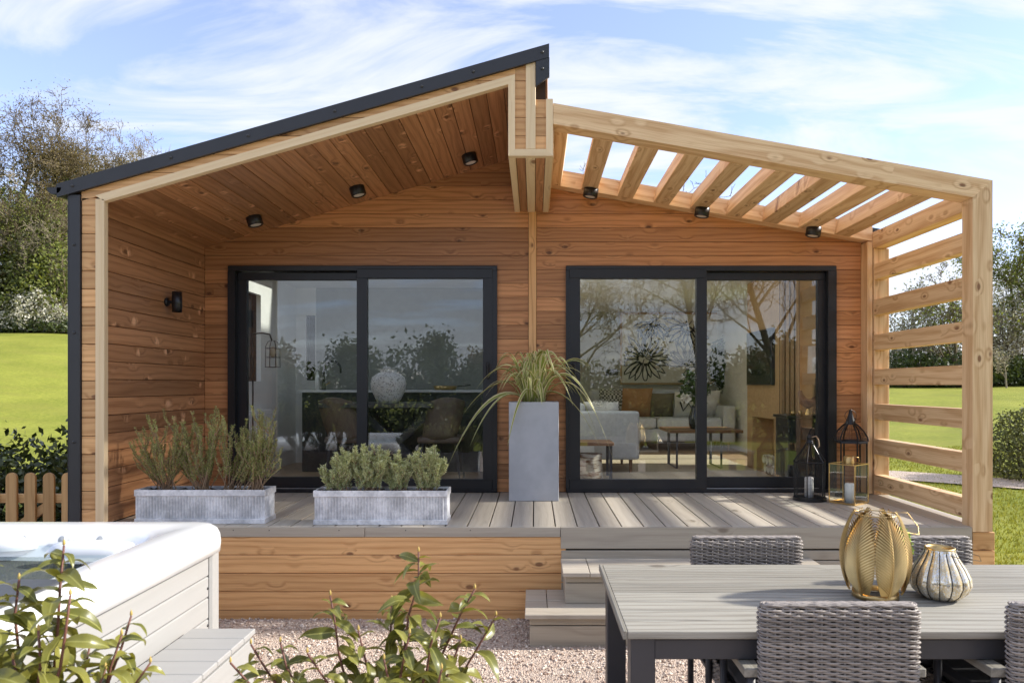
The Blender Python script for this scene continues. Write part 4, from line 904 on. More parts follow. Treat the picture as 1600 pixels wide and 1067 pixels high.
# ------------------------------------------------------------------ things on the table
def build_tabletop():
    z = .751; x, y = 1.462, 3.02; H = .355
    o = thing('leaf_lantern', 'gold metal lantern made of feathered palm leaves with a wire handle', 'lantern', (x, y, z))
    def rad(t): return .092 + .052 * math.sin(math.pi * min(1, (t * .95 + .03))) ** .8 - .012 * t
    MB().lathe([(.088, 0), (.092, 0), (.092, .026), (.088, .026), (.088, 0)], (x, y, z), 36).build('base_ring', M_GOLD, o, None, True)
    MB().tube([(x + rad(1) * math.cos(t), y + rad(1) * math.sin(t), z + H) for t in np.linspace(0, 6.283, 33)[:-1]], .0025, 6, closed=True).build('top_ring', M_GOLD, o, None, True)
    def S(th, t, dr=0): r = rad(t) + dr; return Vector((x + r * math.cos(th), y + r * math.sin(th), z + .02 + t * (H - .02)))
    n = 6
    for k in range(n):
        th = R(-146) + k * 2 * math.pi / n; m = MB()
        m.tube([S(th, t) for t in np.linspace(0, .97, 14)], [.0042 - .0025 * q / 13 for q in range(14)], 6)
        for q in range(26):
            t0 = .01 + .91 * q / 25; L = .60 * math.sin(math.pi * min(1, .17 + .83 * (q / 25) * .93 + .02)) ** .5
            for s in (-1, 1):
                P = []
                for u in np.linspace(0, 1, 6): P.append(S(th + s * L * u, min(1.03, t0 + .16 * u ** .8 + .02 * u), .002))
                V = []; 
                for i, p in enumerate(P):
                    w_ = .0060 * (math.sin(math.pi * (.12 + .86 * i / 5)) ** .6); out = Vector((p.x - x, p.y - y, 0)).normalized(); V += [p - Vector((0, 0, w_)), p + out * .0018, p + Vector((0, 0, w_))]
                m.add(V, [(i * 3 + e, (i + 1) * 3 + e, (i + 1) * 3 + e + 1, i * 3 + e + 1) for i in range(5) for e in (0, 1)])
        V = []; Fc = []; rows_ = np.linspace(.03, .97, 15)
        for i, t in enumerate(rows_):
            Lw = .52 * math.sin(math.pi * min(1, .12 + .86 * t)) ** .6
            for u in (-1, -.5, 0, .5, 1): V.append(S(th + u * Lw, t + .0 * u, -.003))
        m.add(V, [(i * 5 + e, i * 5 + e + 1, (i + 1) * 5 + e + 1, (i + 1) * 5 + e) for i in range(14) for e in range(4)])
        m.build('leaf', M_GOLD, o)
    hp = [(x + .118 * math.cos(t) + .075 * math.sin(t), y + .03 - .09 * math.sin(t), z + H - .005 - .01 * math.sin(t)) for t in np.linspace(0, math.pi, 20)]
    MB().tube([(x - .095 + .02, y, z + H)] + [(x - .07 + .26 * u - .02 * math.sin(u * 3), y - .05 * math.sin(u * math.pi), z + H - .015 - .075 * u) for u in np.linspace(.1, 1, 9)] + [(x + .20, y + .03, z + H - .06), (x + .165, y + .05, z + H - .005), (x + .09, y + .03, z + H)], .0016, 5).build('wire_handle', M_GOLD, o, None, True)
    # ribbed mercury glass vase
    x, y = 1.733, 3.01; o = thing('ribbed_vase', 'squat ribbed mercury glass vase with dark wire ribs beside the gold lantern', 'vase', (x, y, z))
    m = MT('mercury_glass', .14, .5, .6); v = m.obj(); sp = m.noise(v, 160, 2); sx = m.N.new('ShaderNodeSeparateXYZ'); m.L.new(v, sx.inputs[0])
    m.color(m.mix(m.ramp(m.math('ADD', sp, m.math('MULTIPLY', m.noise(v, 14, 2), .5)), .55, .95), (.90, .88, .82), (.68, .52, .27))); m.rough(m.ramp(sp, .4, .7, .08, .32))
    prof = [(.045, .0), (.075, .004), (.105, .03), (.121, .065), (.118, .095), (.098, .135), (.075, .17), (.062, .195), (.058, .208)]
    P = []
    for i in range(len(prof) - 1):
        for u in (0, .5): P.append((prof[i][0] + (prof[i + 1][0] - prof[i][0]) * u, prof[i][1] + (prof[i + 1][1] - prof[i][1]) * u))
    P.append(prof[-1]); nr = 15
    MB().lathe(P, (0, 0, 0), nr * 6, lambda t, zz: 1 - .075 * (abs(math.cos(t * nr / 2)) ** 6) * (1 if zz < .2 else .3)).build('body', m.m, o, T(x, y, z), True)
    MB().lathe([(.056, .203), (.06, .214), (.053, .216), (.05, .205), (.048, .19), (0, .18)], (x, y, z), 32).build('rim', M_GOLD, o, None, True)
    for k in range(nr):
        th = 2 * math.pi * k / nr; MB().tube([(x + (r * .945 + .001) * math.cos(th), y + (r * .945 + .001) * math.sin(th), z + h_) for r, h_ in prof], .0016, 5).build('wire_rib', M_STEEL, o)
    MB().tube([(x + .0, y - .06, z + .195), (x + .05, y - .07, z + .18), (x + .13, y - .03, z + .165), (x + .19, y + .02, z + .15), (x + .2, y + .05, z + .165), (x + .14, y + .06, z + .18), (x + .05, y + .045, z + .195)], .0012, 5).build('wire_handle', M_STEEL, o)
    # small potted plant behind
    x, y = 1.70, 3.25; o = thing('potted_plant', 'small bright green plant in a pale pot behind the gold lantern', 'plant', (x, y, z))
    MB().lathe([(0, 0), (.034, 0), (.042, .085), (.044, .09), (.038, .09), (.035, .075), (0, .075)], (x, y, z), 24).build('pot', plain('stone_pot', (.38, .30, .24), .8), o, None, True)
    V = []; n = 900; a = rng.normal(size=(n, 3)); a /= np.linalg.norm(a, axis=1)[:, None]; c = np.array([x - .01, y, z + .16]) + a * np.array([.055, .05, .095]) * (rng.random((n, 1)) ** .4)
    u = rng.normal(size=(n, 3)); u /= np.linalg.norm(u, axis=1)[:, None]; w_ = np.cross(u, a); w_ /= np.linalg.norm(w_, axis=1)[:, None]
    V = np.stack([c - u * .009, c + w_ * .004, c + u * .009, c - w_ * .004], 1).reshape(-1, 3)
    put(bpy.data.objects.new('foliage', np_mesh('foliage', V, np.arange(n * 4).reshape(-1, 4), leafmat('fresh_leaf', (.20, .33, .04), (.48, .58, .16), .5, .4))), o)
build_tabletop()

# ------------------------------------------------------------------ inside the lodge
FL = .668
def soft(mb_box, name, mat, parent, M=None, c=.04):
    """rounded upholstery block (bevelled box, smooth shaded)"""
    x0, x1, y0, y1, z0, z1 = mb_box; bm = bmesh.new(); bmesh.ops.create_cube(bm, size=1)
    for v in bm.verts: v.co = Vector((x0 + (v.co.x + .5) * (x1 - x0), y0 + (v.co.y + .5) * (y1 - y0), z0 + (v.co.z + .5) * (z1 - z0)))
    bmesh.ops.bevel(bm, geom=bm.edges[:], offset=min(c, (x1 - x0) * .45, (y1 - y0) * .45, (z1 - z0) * .45), segments=4, profile=.6, affect='EDGES')
    me = bpy.data.meshes.new(name); bm.to_mesh(me); bm.free(); me.materials.append(mat)
    for p in me.polygons: p.use_smooth = True
    return put(bpy.data.objects.new(name, me), parent, M)
def cushion(x, y, z, s, tilt, rz, name, label, mat, furry=False):
    V = []; n = 10; Fc = []
    for sd in (1, -1):
        for i in range(n + 1):
            for j in range(n + 1):
                u, v = -1 + 2 * i / n, -1 + 2 * j / n; th = .30 * (1 - abs(u) ** 2.5) ** .6 * (1 - abs(v) ** 2.5) ** .6; k = 1 - .06 * (1 - abs(u * v))
                V.append((u * s / 2 * k, sd * th * s / 2, v * s / 2 * k))
    for sd in (0, 1):
        for i in range(n):
            for j in range(n):
                q = [sd * 121 + i * 11 + j, sd * 121 + (i + 1) * 11 + j, sd * 121 + (i + 1) * 11 + j + 1, sd * 121 + i * 11 + j + 1]; Fc.append(tuple(q if sd else q[::-1]))
    o = thing(name, label, 'cushion', (x, y, z), 0, 'cushions on the sofa'); M = T(x, y, z + s / 2) @ rotz(rz) @ Matrix.Rotation(tilt, 4, 'X')
    put(bpy.data.objects.new('cover', np_mesh('cover', V, Fc, mat, True)), o, M)
    if furry:
        n = 1500; a = rng.normal(size=(n, 3)); a /= np.linalg.norm(a, axis=1)[:, None]; p = a * np.array([s * .46, s * .12, s * .46]) ; t = rng.normal(0, .5, (n, 3)) + a; t = t / np.linalg.norm(t, axis=1)[:, None] * .05; w_ = np.cross(t, rng.normal(size=(n, 3))); w_ = w_ / np.linalg.norm(w_, axis=1)[:, None] * .004
        put(bpy.data.objects.new('fur', np_mesh('fur', np.stack([p - w_, p + w_, p + t], 1).reshape(-1, 3), np.arange(n * 3).reshape(-1, 3), mat)), o, M)
    return o, M
def build_living():
    grey = plain('grey_linen', (.54, .55, .555), .9, bump=.3, scale=30); dkw = wood('dark_table_wood', (.30, .16, .08), (.17, .08, .035), (.08, .04, .02), .45)
    # rug
    rm = MT('jute_rug_weave', .95, .1); v = rm.obj(); rm.color(rm.mix(rm.noise(v, 90, 2), (.36, .28, .18), (.62, .53, .38)))
    tag(MB().box(.35, 2.55, 7.15, 9.9, FL + .002, FL + .016, .004).build('jute_rug', rm.m), 'pale woven jute rug on the living room floor', 'rug')
    # sofa
    o = thing('sofa', 'light grey three seat sofa under the flower painting', 'sofa', (1.75, 11.2, FL)); X0, X1, Y0, Y1 = .65, 3.02, 10.55, 11.55
    soft((X0, X1, Y0 + .05, Y1, FL + .14, FL + .34), 'seat_base', grey, o); soft((X0 + .2, (X0 + X1) / 2 - .005, Y0, Y1 - .25, FL + .34, FL + .50), 'seat_cushion', grey, o, c=.05); soft(((X0 + X1) / 2 + .005, X1 - .2, Y0, Y1 - .25, FL + .34, FL + .50), 'seat_cushion', grey, o, c=.05)
    soft((X0, X0 + .19, Y0, Y1, FL + .12, FL + .68), 'arm', grey, o); soft((X1 - .19, X1, Y0, Y1, FL + .12, FL + .68), 'arm', grey, o)
    soft((X0 + .19, X1 - .19, Y1 - .24, Y1, FL + .3, FL + .80), 'backrest', grey, o); soft((X0 + .22, (X0 + X1) / 2 - .01, Y1 - .42, Y1 - .22, FL + .48, FL + .93), 'back_cushion', grey, o, c=.08); soft(((X0 + X1) / 2 + .01, X1 - .22, Y1 - .42, Y1 - .22, FL + .48, FL + .93), 'back_cushion', grey, o, c=.08)
    for x in (X0 + .08, X1 - .08):
        for y in (Y0 + .12, Y1 - .08): MB().tube([(x, y, FL + .15), (x, y, FL)], [.025, .016], 8).build('leg', dkw, o)
    chk = MT('black_white_check', .9); c = chk.N.new('ShaderNodeTexChecker'); chk.L.new(chk.obj(), c.inputs[0]); c.inputs['Scale'].default_value = 34; c.inputs[1].default_value = (.03, .03, .03, 1); c.inputs[2].default_value = (.55, .54, .5, 1); chk.color(c.outputs[0])
    cushion(1.24, 10.98, FL + .48, .46, R(16), R(-12), 'cushion', 'black and white checked cushion on the sofa', chk.m)
    cushion(1.58, 10.90, FL + .48, .48, R(18), R(8), 'cushion', 'rust brown cushion on the sofa', plain('rust_fabric', (.33, .17, .07), .9))
    cushion(1.98, 11.0, FL + .48, .40, R(18), R(4), 'cushion', 'olive brown cushion behind the flowers on the sofa', plain('olive_fabric', (.16, .13, .08), .9))
    oo, M = cushion(2.38, 10.92, FL + .48, .42, R(18), R(-4), 'cushion', 'cream cushion with bold black zigzag pattern on the sofa', plain('cream_fabric', (.66, .64, .57), .9))
    zz = MB().tube([M @ Vector(p) for p in ((-.13, -.075, .07), (-.08, -.085, -.07), (0, -.09, .05), (.07, -.085, -.07), (.13, -.075, .07))], .014, 5); zz.build('stripe', M_STEEL, oo)
    cushion(2.66, 10.94, FL + .48, .44, R(16), R(10), 'cushion', 'white shaggy fur cushion by the sofa arm', plain('white_fur', (.72, .70, .66), .95), True)
    # painting
    o = thing('flower_painting', 'large cream painting of black line drawn daisies above the sofa', 'painting', (1.75, 11.97, 1.7)); x0, x1, z0, z1 = PX(972, 11.95), PX(1121, 11.95), PZ(598, 11.95), PZ(491, 11.95)
    cw = (x0 + x1) / 2
    ring(MB(), x0 - .03, x1 + .03, z0 - .03, z1 + .03, x0 - .002, x1 + .002, z0 - .002, z1 + .002, 11.945, 11.9955).build('picture_frame', wood('pale_oak_frame', (.55, .38, .2), (.4, .26, .12), (.2, .1, .05)), o)
    MB().box(x0, x1, 11.955, 11.995, z0, z1, .006).build('canvas', plain('cream_canvas', (.86, .83, .74), .8), o)
    ink = plain('black_ink', (.012, .012, .012), .7); ln = MB()
    def flower(fx, fz, r, n, a0=0, a1=6.283):
        for k in range(n):
            a = a0 + (a1 - a0) * k / n + rng.normal(0, .05); L = r * rng.uniform(.75, 1.1); wv = .16
            P = []
            for t in np.linspace(0, 1, 9):
                q = math.sin(t * math.pi) * wv * L; u = .22 * r + t * (L - .22 * r); P.append((fx + math.cos(a) * u - math.sin(a) * q * .6, fz + math.sin(a) * u + math.cos(a) * q * .6))
            for t in np.linspace(1, 0, 9)[1:]:
                q = -math.sin(t * math.pi) * wv * L; u = .22 * r + t * (L - .22 * r); P.append((fx + math.cos(a) * u - math.sin(a) * q * .6, fz + math.sin(a) * u + math.cos(a) * q * .6))
            P = [(min(max(p, x0 + .04), x1 - .04), min(max(q, z0 + .04), z1 - .04)) for p, q in P]
            ln.tube([(p, 11.953, q) for p, q in P], .0105, 4)
        for k in range(10):
            a = rng.uniform(0, 6.28); ln.tube([(fx + math.cos(a) * .05 * r, 11.953, fz + math.sin(a) * .05 * r), (fx + math.cos(a) * .24 * r, 11.953, min(max(fz + math.sin(a) * .24 * r, z0 + .05), z1 - .05))], .009, 4)
    flower(x0 + .38, z0 + .42, .44, 20); flower(x0 + 1.12, z0 + .26, .46, 14, .1, 3.1); flower(x0 + .55, z1 - .12, .34, 9, 3.3, 6.1); flower(x0 + 1.12, z1 - .2, .42, 11, 2.9, 6.4)
    ln.build('ink_drawing', ink, o)
    # coffee table with flowers
    o = thing('coffee_table', 'brown wood topped coffee table on black metal hoops', 'coffee table', (1.85, 8.55, FL)); zt_ = FL + .47
    MB().box(1.62 - .05, 2.42, 8.15, 8.85, zt_ - .035, zt_, .004).build('top', dkw, o)
    for x in (1.72, 2.24): MB().tube([(x - .05, 8.25, zt_ - .04), (x - .05, 8.25, FL + .017), (x - .05, 8.75, FL + .017), (x - .05, 8.75, zt_ - .04)], .017, 4).build('leg', M_DARKMET, o)
    x, y = 1.93, 8.45; o = thing('flower_vase', 'smoked glass vase of white and pink peonies on the coffee table', 'vase', (x, y, zt_))
    MB().lathe([(0, .0), (.06, .0), (.075, .05), (.08, .12), (.06, .2), (.045, .25), (.05, .27)], (x, y, zt_), 24).build('glass', plain('smoked_glass', (.03, .03, .032), .08), o, None, True)
    pet = MB(); n = 0
    def bloom(px, py, pz, r, mat, nm):
        m = MB()
        for k in range(26):
            a = rng.uniform(0, 6.28); e = rng.uniform(-.3, 1.3); d = Vector((math.cos(a) * math.cos(e), math.sin(a) * math.cos(e), math.sin(e))); s = d.orthogonal().normalized() * r * .5; t = d.cross(s).normalized() * r * .5; c = Vector((px, py, pz)) + d * r * .55
            m.add([c - s - t + d * r * .2, c + s - t + d * r * .3, c + s + t + d * r * .2, c - s + t + d * r * .3, c + d * r * .05], [(0, 1, 4), (1, 2, 4), (2, 3, 4), (3, 0, 4)])
        m.build(nm, mat, o)
    bloom(x - .10, y - .05, zt_ + .36, .085, plain('peony_white', (.72, .68, .58), .8), 'bloom'); bloom(x + .06, y - .06, zt_ + .44, .06, plain('peony_pink', (.62, .36, .32), .8), 'bloom')
    n = 420; a = rng.normal(size=(n, 3)); a /= np.linalg.norm(a, axis=1)[:, None]; c = np.array([x, y, zt_ + .5]) + a * np.array([.2, .15, .24]) * rng.random((n, 1)) ** .5; u = rng.normal(size=(n, 3)) * .022; w_ = np.cross(u, a) * .6
    put(bpy.data.objects.new('foliage', np_mesh('foliage', np.stack([c - u, c + w_, c + u, c - w_], 1).reshape(-1, 3), np.arange(n * 4).reshape(-1, 4), leafmat('bouquet_leaf', (.03, .06, .015), (.09, .14, .04)))), o)
    # armchair seen from behind, throw, side table, log
    o = thing('armchair', 'light grey armchair with its back to the glass', 'armchair', (.8, 8.1, FL))
    soft((.42, 1.17, 7.85, 8.75, FL + .16, FL + .42), 'seat', grey, o); soft((.42, 1.17, 7.82, 7.98, FL + .16, FL + .70), 'side', grey, o); soft((.40, .58, 7.98, 8.78, FL + .16, FL + .78), 'backrest', grey, o); soft((.60, 1.17, 8.66, 8.8, FL + .16, FL + .62), 'side', grey, o)
    for xx in (.5, 1.08):
        for yy in (7.9, 8.7): MB().tube([(xx, yy, FL + .17), (xx, yy, FL)], [.022, .014], 8).build('leg', dkw, o)
    cushion(.78, 8.1, FL + .42, .40, R(25), R(-15), 'cushion', 'white shaggy fur cushion on the armchair', bpy.data.materials['white_fur'], True)
    o = thing('side_table', 'brown wood side table with dark metal legs by the door glass', 'side table', (.55, 7.45, FL)); z2 = FL + .40
    MB().box(.30, .82, 7.25, 7.65, z2 - .035, z2, .003).build('top', dkw, o)
    for xx in (.33, .79):
        for yy in (7.28, 7.62): MB().box(xx - .015, xx + .015, yy - .015, yy + .015, FL, z2 - .035).build('leg', M_DARKMET, o)
    bm_ = MT('birch_bark', .8); v = bm_.obj(); bm_.color(bm_.mix(bm_.ramp(bm_.noise(bm_.mapping(v, (6, 6, 30)), 1, 3), .45, .6), (.66, .60, .50), (.24, .14, .08)))
    o = thing('birch_log', 'pale birch bark log stool under the side table', 'log', (.58, 7.42, FL)); MB().lathe([(0, 0), (.135, 0), (.14, .1), (.13, .2), (.135, .27), (0, .275)], (.58, 7.42, FL), 20, lambda t, zz: 1 + .05 * math.sin(3 * t) + .03 * math.sin(7 * t)).build('bark', bm_.m, o, None, True)
    # media wall, slats, television
    oak = wood('oak_panel', (.60, .38, .18), (.45, .26, .11), (.2, .1, .04), .5, knots=.1, contrast=.5)
    o = thing('media_wall', 'oak panelled media wall with vertical slats and a firewood niche', 'media wall', (2.8, 8.0, FL))
    MB().box(2.6, 3.09, 7.47, 8.6, FL + .62, 2.89).box(2.6, 3.09, 7.47, 7.62, FL, FL + .62).box(2.6, 3.09, 8.4, 8.6, FL, FL + .62).box(2.85, 3.09, 7.62, 8.4, FL, FL + .62).build('panel', oak, o)
    for k in range(4): x = 2.605 + .05 * k; MB().box(x, x + .036, 7.43, 7.468, FL, 2.88, .002).build('slat', oak, o)
    MB().box(2.6, 2.81, 7.466, 7.4695, FL, 2.88).build('slat_backing', M_FRAME, o)
    o = thing('television', 'flat dark television mounted on the oak panelled wall', 'television', (2.58, 8.03, 2.1)); MB().box(2.555, 2.598, 7.60, 8.48, 1.66, 2.28, .004).build('bezel', M_FRAME, o)
    MB().box(2.551, 2.5548, 7.62, 8.46, 1.68, 2.26).build('screen', plain('dark_screen', (.01, .012, .012), .08), o)
    for k in range(6): tag(MB().lathe([(0, -.13), (.05, -.13), (.055, .13), (0, .13)], seg=10).build('firewood_log', bm_.m, None, T(2.73, 7.72 + .11 * (k % 3) + .05 * (k // 3), FL + .056 + .1 * (k // 3)) @ Matrix.Rotation(R(90), 4, 'Y')), 'split firewood log stacked in the niche of the media wall', 'log', 'logs in the media wall niche')
    # cabinet, lamp, hen, light strip wall
    o = thing('black_cabinet', 'low black cabinet beside the glass door under the table lamp', 'cabinet', (2.8, 7.15, FL))
    MB().box(2.52, 3.06, 6.98, 7.36, FL + .06, FL + .66, .006).build('body', M_FRAME, o); MB().box(2.50, 3.08, 6.96, 7.38, FL + .66, FL + .69, .004).build('top', plain('cabinet_top', (.02, .018, .016), .3), o)
    for xx in (2.56, 3.0): MB().box(xx, xx + .03, 7.0, 7.03, FL, FL + .06).build('foot', M_FRAME, o)
    zc_ = FL + .69; x, y = 2.94, 7.24; o = thing('table_lamp', 'table lamp with a woven rattan base and linen drum shade', 'lamp', (x, y, zc_))
    lm = MB()
    for k in range(14):
        for s in (-1, 1): lm.tube([(x + .075 * (1 - .35 * u) * math.cos(k * .449 + s * u * 1.2), y + .075 * (1 - .35 * u) * math.sin(k * .449 + s * u * 1.2), zc_ + .01 + .36 * u) for u in np.linspace(0, 1, 8)], .0035, 4)
    lm.build('woven_base', plain('rattan_base', (.26, .17, .10), .7), o); MB().tube([(x, y, zc_), (x, y, zc_ + .5)], .008, 8).build('stem', M_FRAME, o)
    MB().lathe([(.125, .42), (.118, .70)], (x, y, zc_), 30).build('lamp_shade', plain('linen_shade', (.60, .52, .45), .9), o, None, True)
    x, y = 2.78, 7.15; o = thing('hen_ornament', 'brown carved hen ornament on the black cabinet', 'ornament', (x, y, zc_))
    MB().tube([(x + .09, y, zc_ + .19), (x + .05, y, zc_ + .13), (x, y, zc_ + .11), (x - .05, y, zc_ + .14), (x - .075, y, zc_ + .20), (x - .085, y, zc_ + .235), (x - .10, y, zc_ + .235)], [.012, .04, .055, .045, .026, .024, .006], 12).build('body', plain('carved_brown', (.22, .11, .06), .6), o, None, True); MB().tube([(x, y, zc_), (x, y, zc_ + .07)], [.035, .012], 10).build('stand', M_BRASS, o)
    for k in range(2): xx = 2.58 + .07 * k; tag(MB().lathe([(0, 0), (.022, 0), (.024, .045), (.02, .045), (.02, .01), (0, .01)], (xx, 7.02, zc_), 16).build('tealight_holder', M_BRASS, None, None, True), 'small brass tealight holder on the black cabinet', 'tealight holder', 'tealight holders')
    tag(MB().box(PX(947, 11.95), PX(966, 11.95), 11.985, 11.999, PZ(586, 11.95), PZ(577, 11.95), .003).build('wall_socket', plain('bronze_plate', (.05, .045, .03), .4, .6)), 'dark bronze socket plate on the wall beside the painting', 'socket')
    o = thing('house_plant', 'leafy trailing house plant beside the flower painting', 'plant', (2.62, 11.7, FL)); x, y = PX(1130, 11.6), 11.6
    MB().lathe([(0, 0), (.1, 0), (.13, .2), (.12, .2), (0, .18)], (x, y, FL), 20).build('pot', plain('clay_pot', (.3, .26, .22), .8), o); MB().tube([(x, y, FL + .15), (x + .02, y, FL + 1.0), (x, y, FL + 1.5)], .012, 6).build('stem', M_ROSEW, o)
    n = 900; a = rng.normal(size=(n, 3)); a /= np.linalg.norm(a, axis=1)[:, None]; c = np.array([x, y, FL + 1.35]) + a * np.array([.22, .2, .5]) * rng.random((n, 1)) ** .5; u = rng.normal(size=(n, 3)) * .03; w_ = np.cross(u, a) * .7
    put(bpy.data.objects.new('foliage', np_mesh('foliage', np.stack([c - u, c + w_, c + u, c - w_], 1).reshape(-1, 3), np.arange(n * 4).reshape(-1, 4), bpy.data.materials['bouquet_leaf'])), o)
build_living()
def build_kitchen():
    dk = plain('kitchen_dark_green', (.022, .026, .026), .45)
    o = thing('kitchen_island', 'dark kitchen island with a thin white worktop', 'kitchen island', (-1.6, 8.3, FL)); zt_ = 1.60; x0 = PX(467, 8.03)
    MB().box(x0 + .03, -.35, 8.05, 8.55, FL, zt_ - .025).build('cabinet', dk, o)
    for k in range(3): MB().box(x0 + .05 + k * .76, x0 + .79 + k * .76, 8.032, 8.05, FL + .1, zt_ - .05, .004).build('door', dk, o)
    MB().box(x0, -.33, 8.0, 8.6, zt_ - .025, zt_, .003).build('worktop', plain('white_quartz', (.74, .73, .70), .25), o)
    x, y = PX(506, 8.3), 8.3; o = thing('kitchen_tap', 'black arched kitchen tap on the island worktop', 'tap', (x, y, zt_))
    MB().lathe([(0, 0), (.03, 0), (.03, .01), (.022, .014), (.022, .10), (0, .1)], (x, y, zt_), 16).build('body', M_FRAME, o, None, True); MB().tube([(x, y, zt_ + .08), (x, y, zt_ + .24)] + [(x + .10 - .10 * math.cos(t), y, zt_ + .24 + .10 * math.sin(t)) for t in np.linspace(.2, 2.9, 10)] + [(x + .20, y, zt_ + .2)], .013, 8).build('spout', M_FRAME, o, None, True)
    MB().tube([(x + .02, y, zt_ + .06), (x + .07, y, zt_ + .09)], .007, 6).build('lever', M_BRASS, o)
    o = thing('soap_bottle', 'pale bottle beside the kitchen tap', 'bottle', (x - .09, 8.34, zt_)); MB().lathe([(0, 0), (.026, 0), (.026, .16), (.018, .18), (.01, .19), (.01, .22), (0, .22)], (x - .09, 8.34, zt_), 16).build('body', M_WAX, o, None, True); MB().lathe([(0, .22), (.013, .22), (.013, .25), (0, .25)], (x - .09, 8.34, zt_), 12).build('cap', M_FRAME, o)
    x, y = -1.05, 8.3; o = thing('brass_pan', 'shallow brass rimmed pan on the kitchen worktop', 'pan', (x, y, zt_)); MB().lathe([(0, 0), (.12, 0), (.145, .05), (.14, .05), (.117, .008), (0, .008)], (x, y, zt_), 28).build('bowl', M_BRASS, o, None, True); MB().tube([(x + .14, y, zt_ + .045), (x + .3, y, zt_ + .06)], .009, 6).build('handle', M_FRAME, o)
    o = thing('dining_table', 'dark indoor dining table with crossed legs beneath the stone vase', 'table', (-1.3, 7.4, FL)); zz = 1.475; tm = plain('dark_table_top', (.07, .065, .06), .35)
    MB().box(PX(512, 7.35), PX(683, 7.35), 7.02, 7.82, zz - .045, zz, .004).build('top', tm, o)
    for s in (-1, 1): plank('leg', o, (-1.45 - s * .42, 7.4, FL), (-1.45 + s * .42, 7.4, zz - .045), (0, 1, 0), .08, .06 + .004 * s, M_DARKMET)
    x, y = PX(607, 7.3), 7.3; o = thing('stone_vase', 'round rough white stone vase on the indoor dining table', 'vase', (x, y, zz)); sm = MT('pitted_stone', .9, .2); v = sm.obj(); sm.color(sm.mix(sm.ramp(sm.noise(v, 60, 4), .36, .5), (.42, .40, .36), (.88, .86, .81))); sm.bump(sm.noise(v, 60, 2), .5, .01)
    MB().lathe([(0, 0), (.10, 0), (.13, .04), (.172, .13), (.183, .20), (.165, .265), (.11, .305), (.085, .315), (.088, .345), (.095, .35), (.07, .345), (.06, .25), (0, .05)], (x, y, zz), 40).build('body', sm.m, o, None, True)
    tan = plain('tan_leather', (.17, .125, .09), .6); 
    for cx, s, lb in ((PX(540, 7.1), 1, 'tan leather dining chair facing the kitchen tap side'), (PX(685, 7.1), -1, 'tan leather dining chair beside the sliding door handle')):
        y = 7.12; o = thing('dining_chair', lb, 'chair', (cx, y, FL), 0, 'indoor dining chairs'); V = []; Fc = []
        for i in range(9):
            t = i / 8
            for j in range(5):
                u = -1 + j / 2; V.append((cx + u * (.17 + .015 * math.sin(t * 3)) - s * .10 * t, y - .06 * (1 - u * u) * (.4 + t) - .05 * t + .0, FL + .44 + .42 * t - .03 * abs(u) ** 3 * t))
        Fc = [(i * 5 + j, i * 5 + j + 1, (i + 1) * 5 + j + 1, (i + 1) * 5 + j) for i in range(8) for j in range(4)]
        b = put(bpy.data.objects.new('backrest', np_mesh('backrest', V, Fc, tan, True)), o); md = b.modifiers.new('thickness', 'SOLIDIFY'); md.thickness = .04
        soft((cx - .22, cx + .22, y - .02, y + .42, FL + .40, FL + .47), 'seat', tan, o, c=.03)
        for a in (-1, 1):
            for c in (0, 1): MB().tube([(cx + a * .17, y + .05 + .3 * c, FL + .4), (cx + a * .22, y + .42 * c - .02, FL)], [.014, .011], 8).build('leg', M_DARKMET, o)
    x = PX(395, 7.05); y = 7.05; o = thing('floor_lamp', 'black floor lamp with a wire cage shade on a curved arm', 'floor lamp', (x, y, FL)); zt2 = PZ(521, y)
    MB().tube([(x, y, FL), (x, y, zt2 - .03), (x + .01, y, zt2), (x + .10, y, zt2 + .004), (x + .17, y, zt2 - .01), (x + .19, y, zt2 - .07)], .008, 8).build('pole', M_FRAME, o, None, True); MB().lathe([(0, 0), (.12, 0), (.12, .015), (0, .02)], (x, y, FL + .001), 24).build('base', M_FRAME, o)
    c = MB(); X, Z = x + .20, zt2 - .07
    for k in range(8): t = k * math.pi / 4; c.tube([(X + r * math.cos(t), y + r * math.sin(t), Z - h_) for r, h_ in ((.015, 0), (.05, .015), (.072, .06), (.075, .27))], .0028, 4)
    for h_ in (.08, .17, .268): c.tube([(X + .0745 * math.cos(t), y + .0745 * math.sin(t), Z - h_) for t in np.linspace(0, 6.283, 21)[:-1]], .0028, 4, closed=True)
    c.build('cage_shade', M_FRAME, o); MB().lathe([(0, -.06), (.02, -.07), (.03, -.12), (.02, -.16), (0, -.17)], (X, y, Z), 14).build('bulb', plain('clear_bulb', (.6, .5, .35), .1), o, None, True)
    o = thing('radiator', 'white panel radiator on the kitchen side wall', 'radiator', (-3.0, 7.4, FL)); MB().box(-3.03, -2.97, 7.0, 8.0, FL + .12, FL + .72, .008).build('panel', M_WHITE, o)
    for k in range(16): y = 7.03 + k * .06; MB().box(-2.969, -2.962, y, y + .04, FL + .16, FL + .68).build('rib', M_WHITE, o)
    for yy in (7.15, 7.85): MB().box(-3.049, -3.03, yy, yy + .04, FL + .3, FL + .5).build('bracket', M_WHITE, o)
build_kitchen()
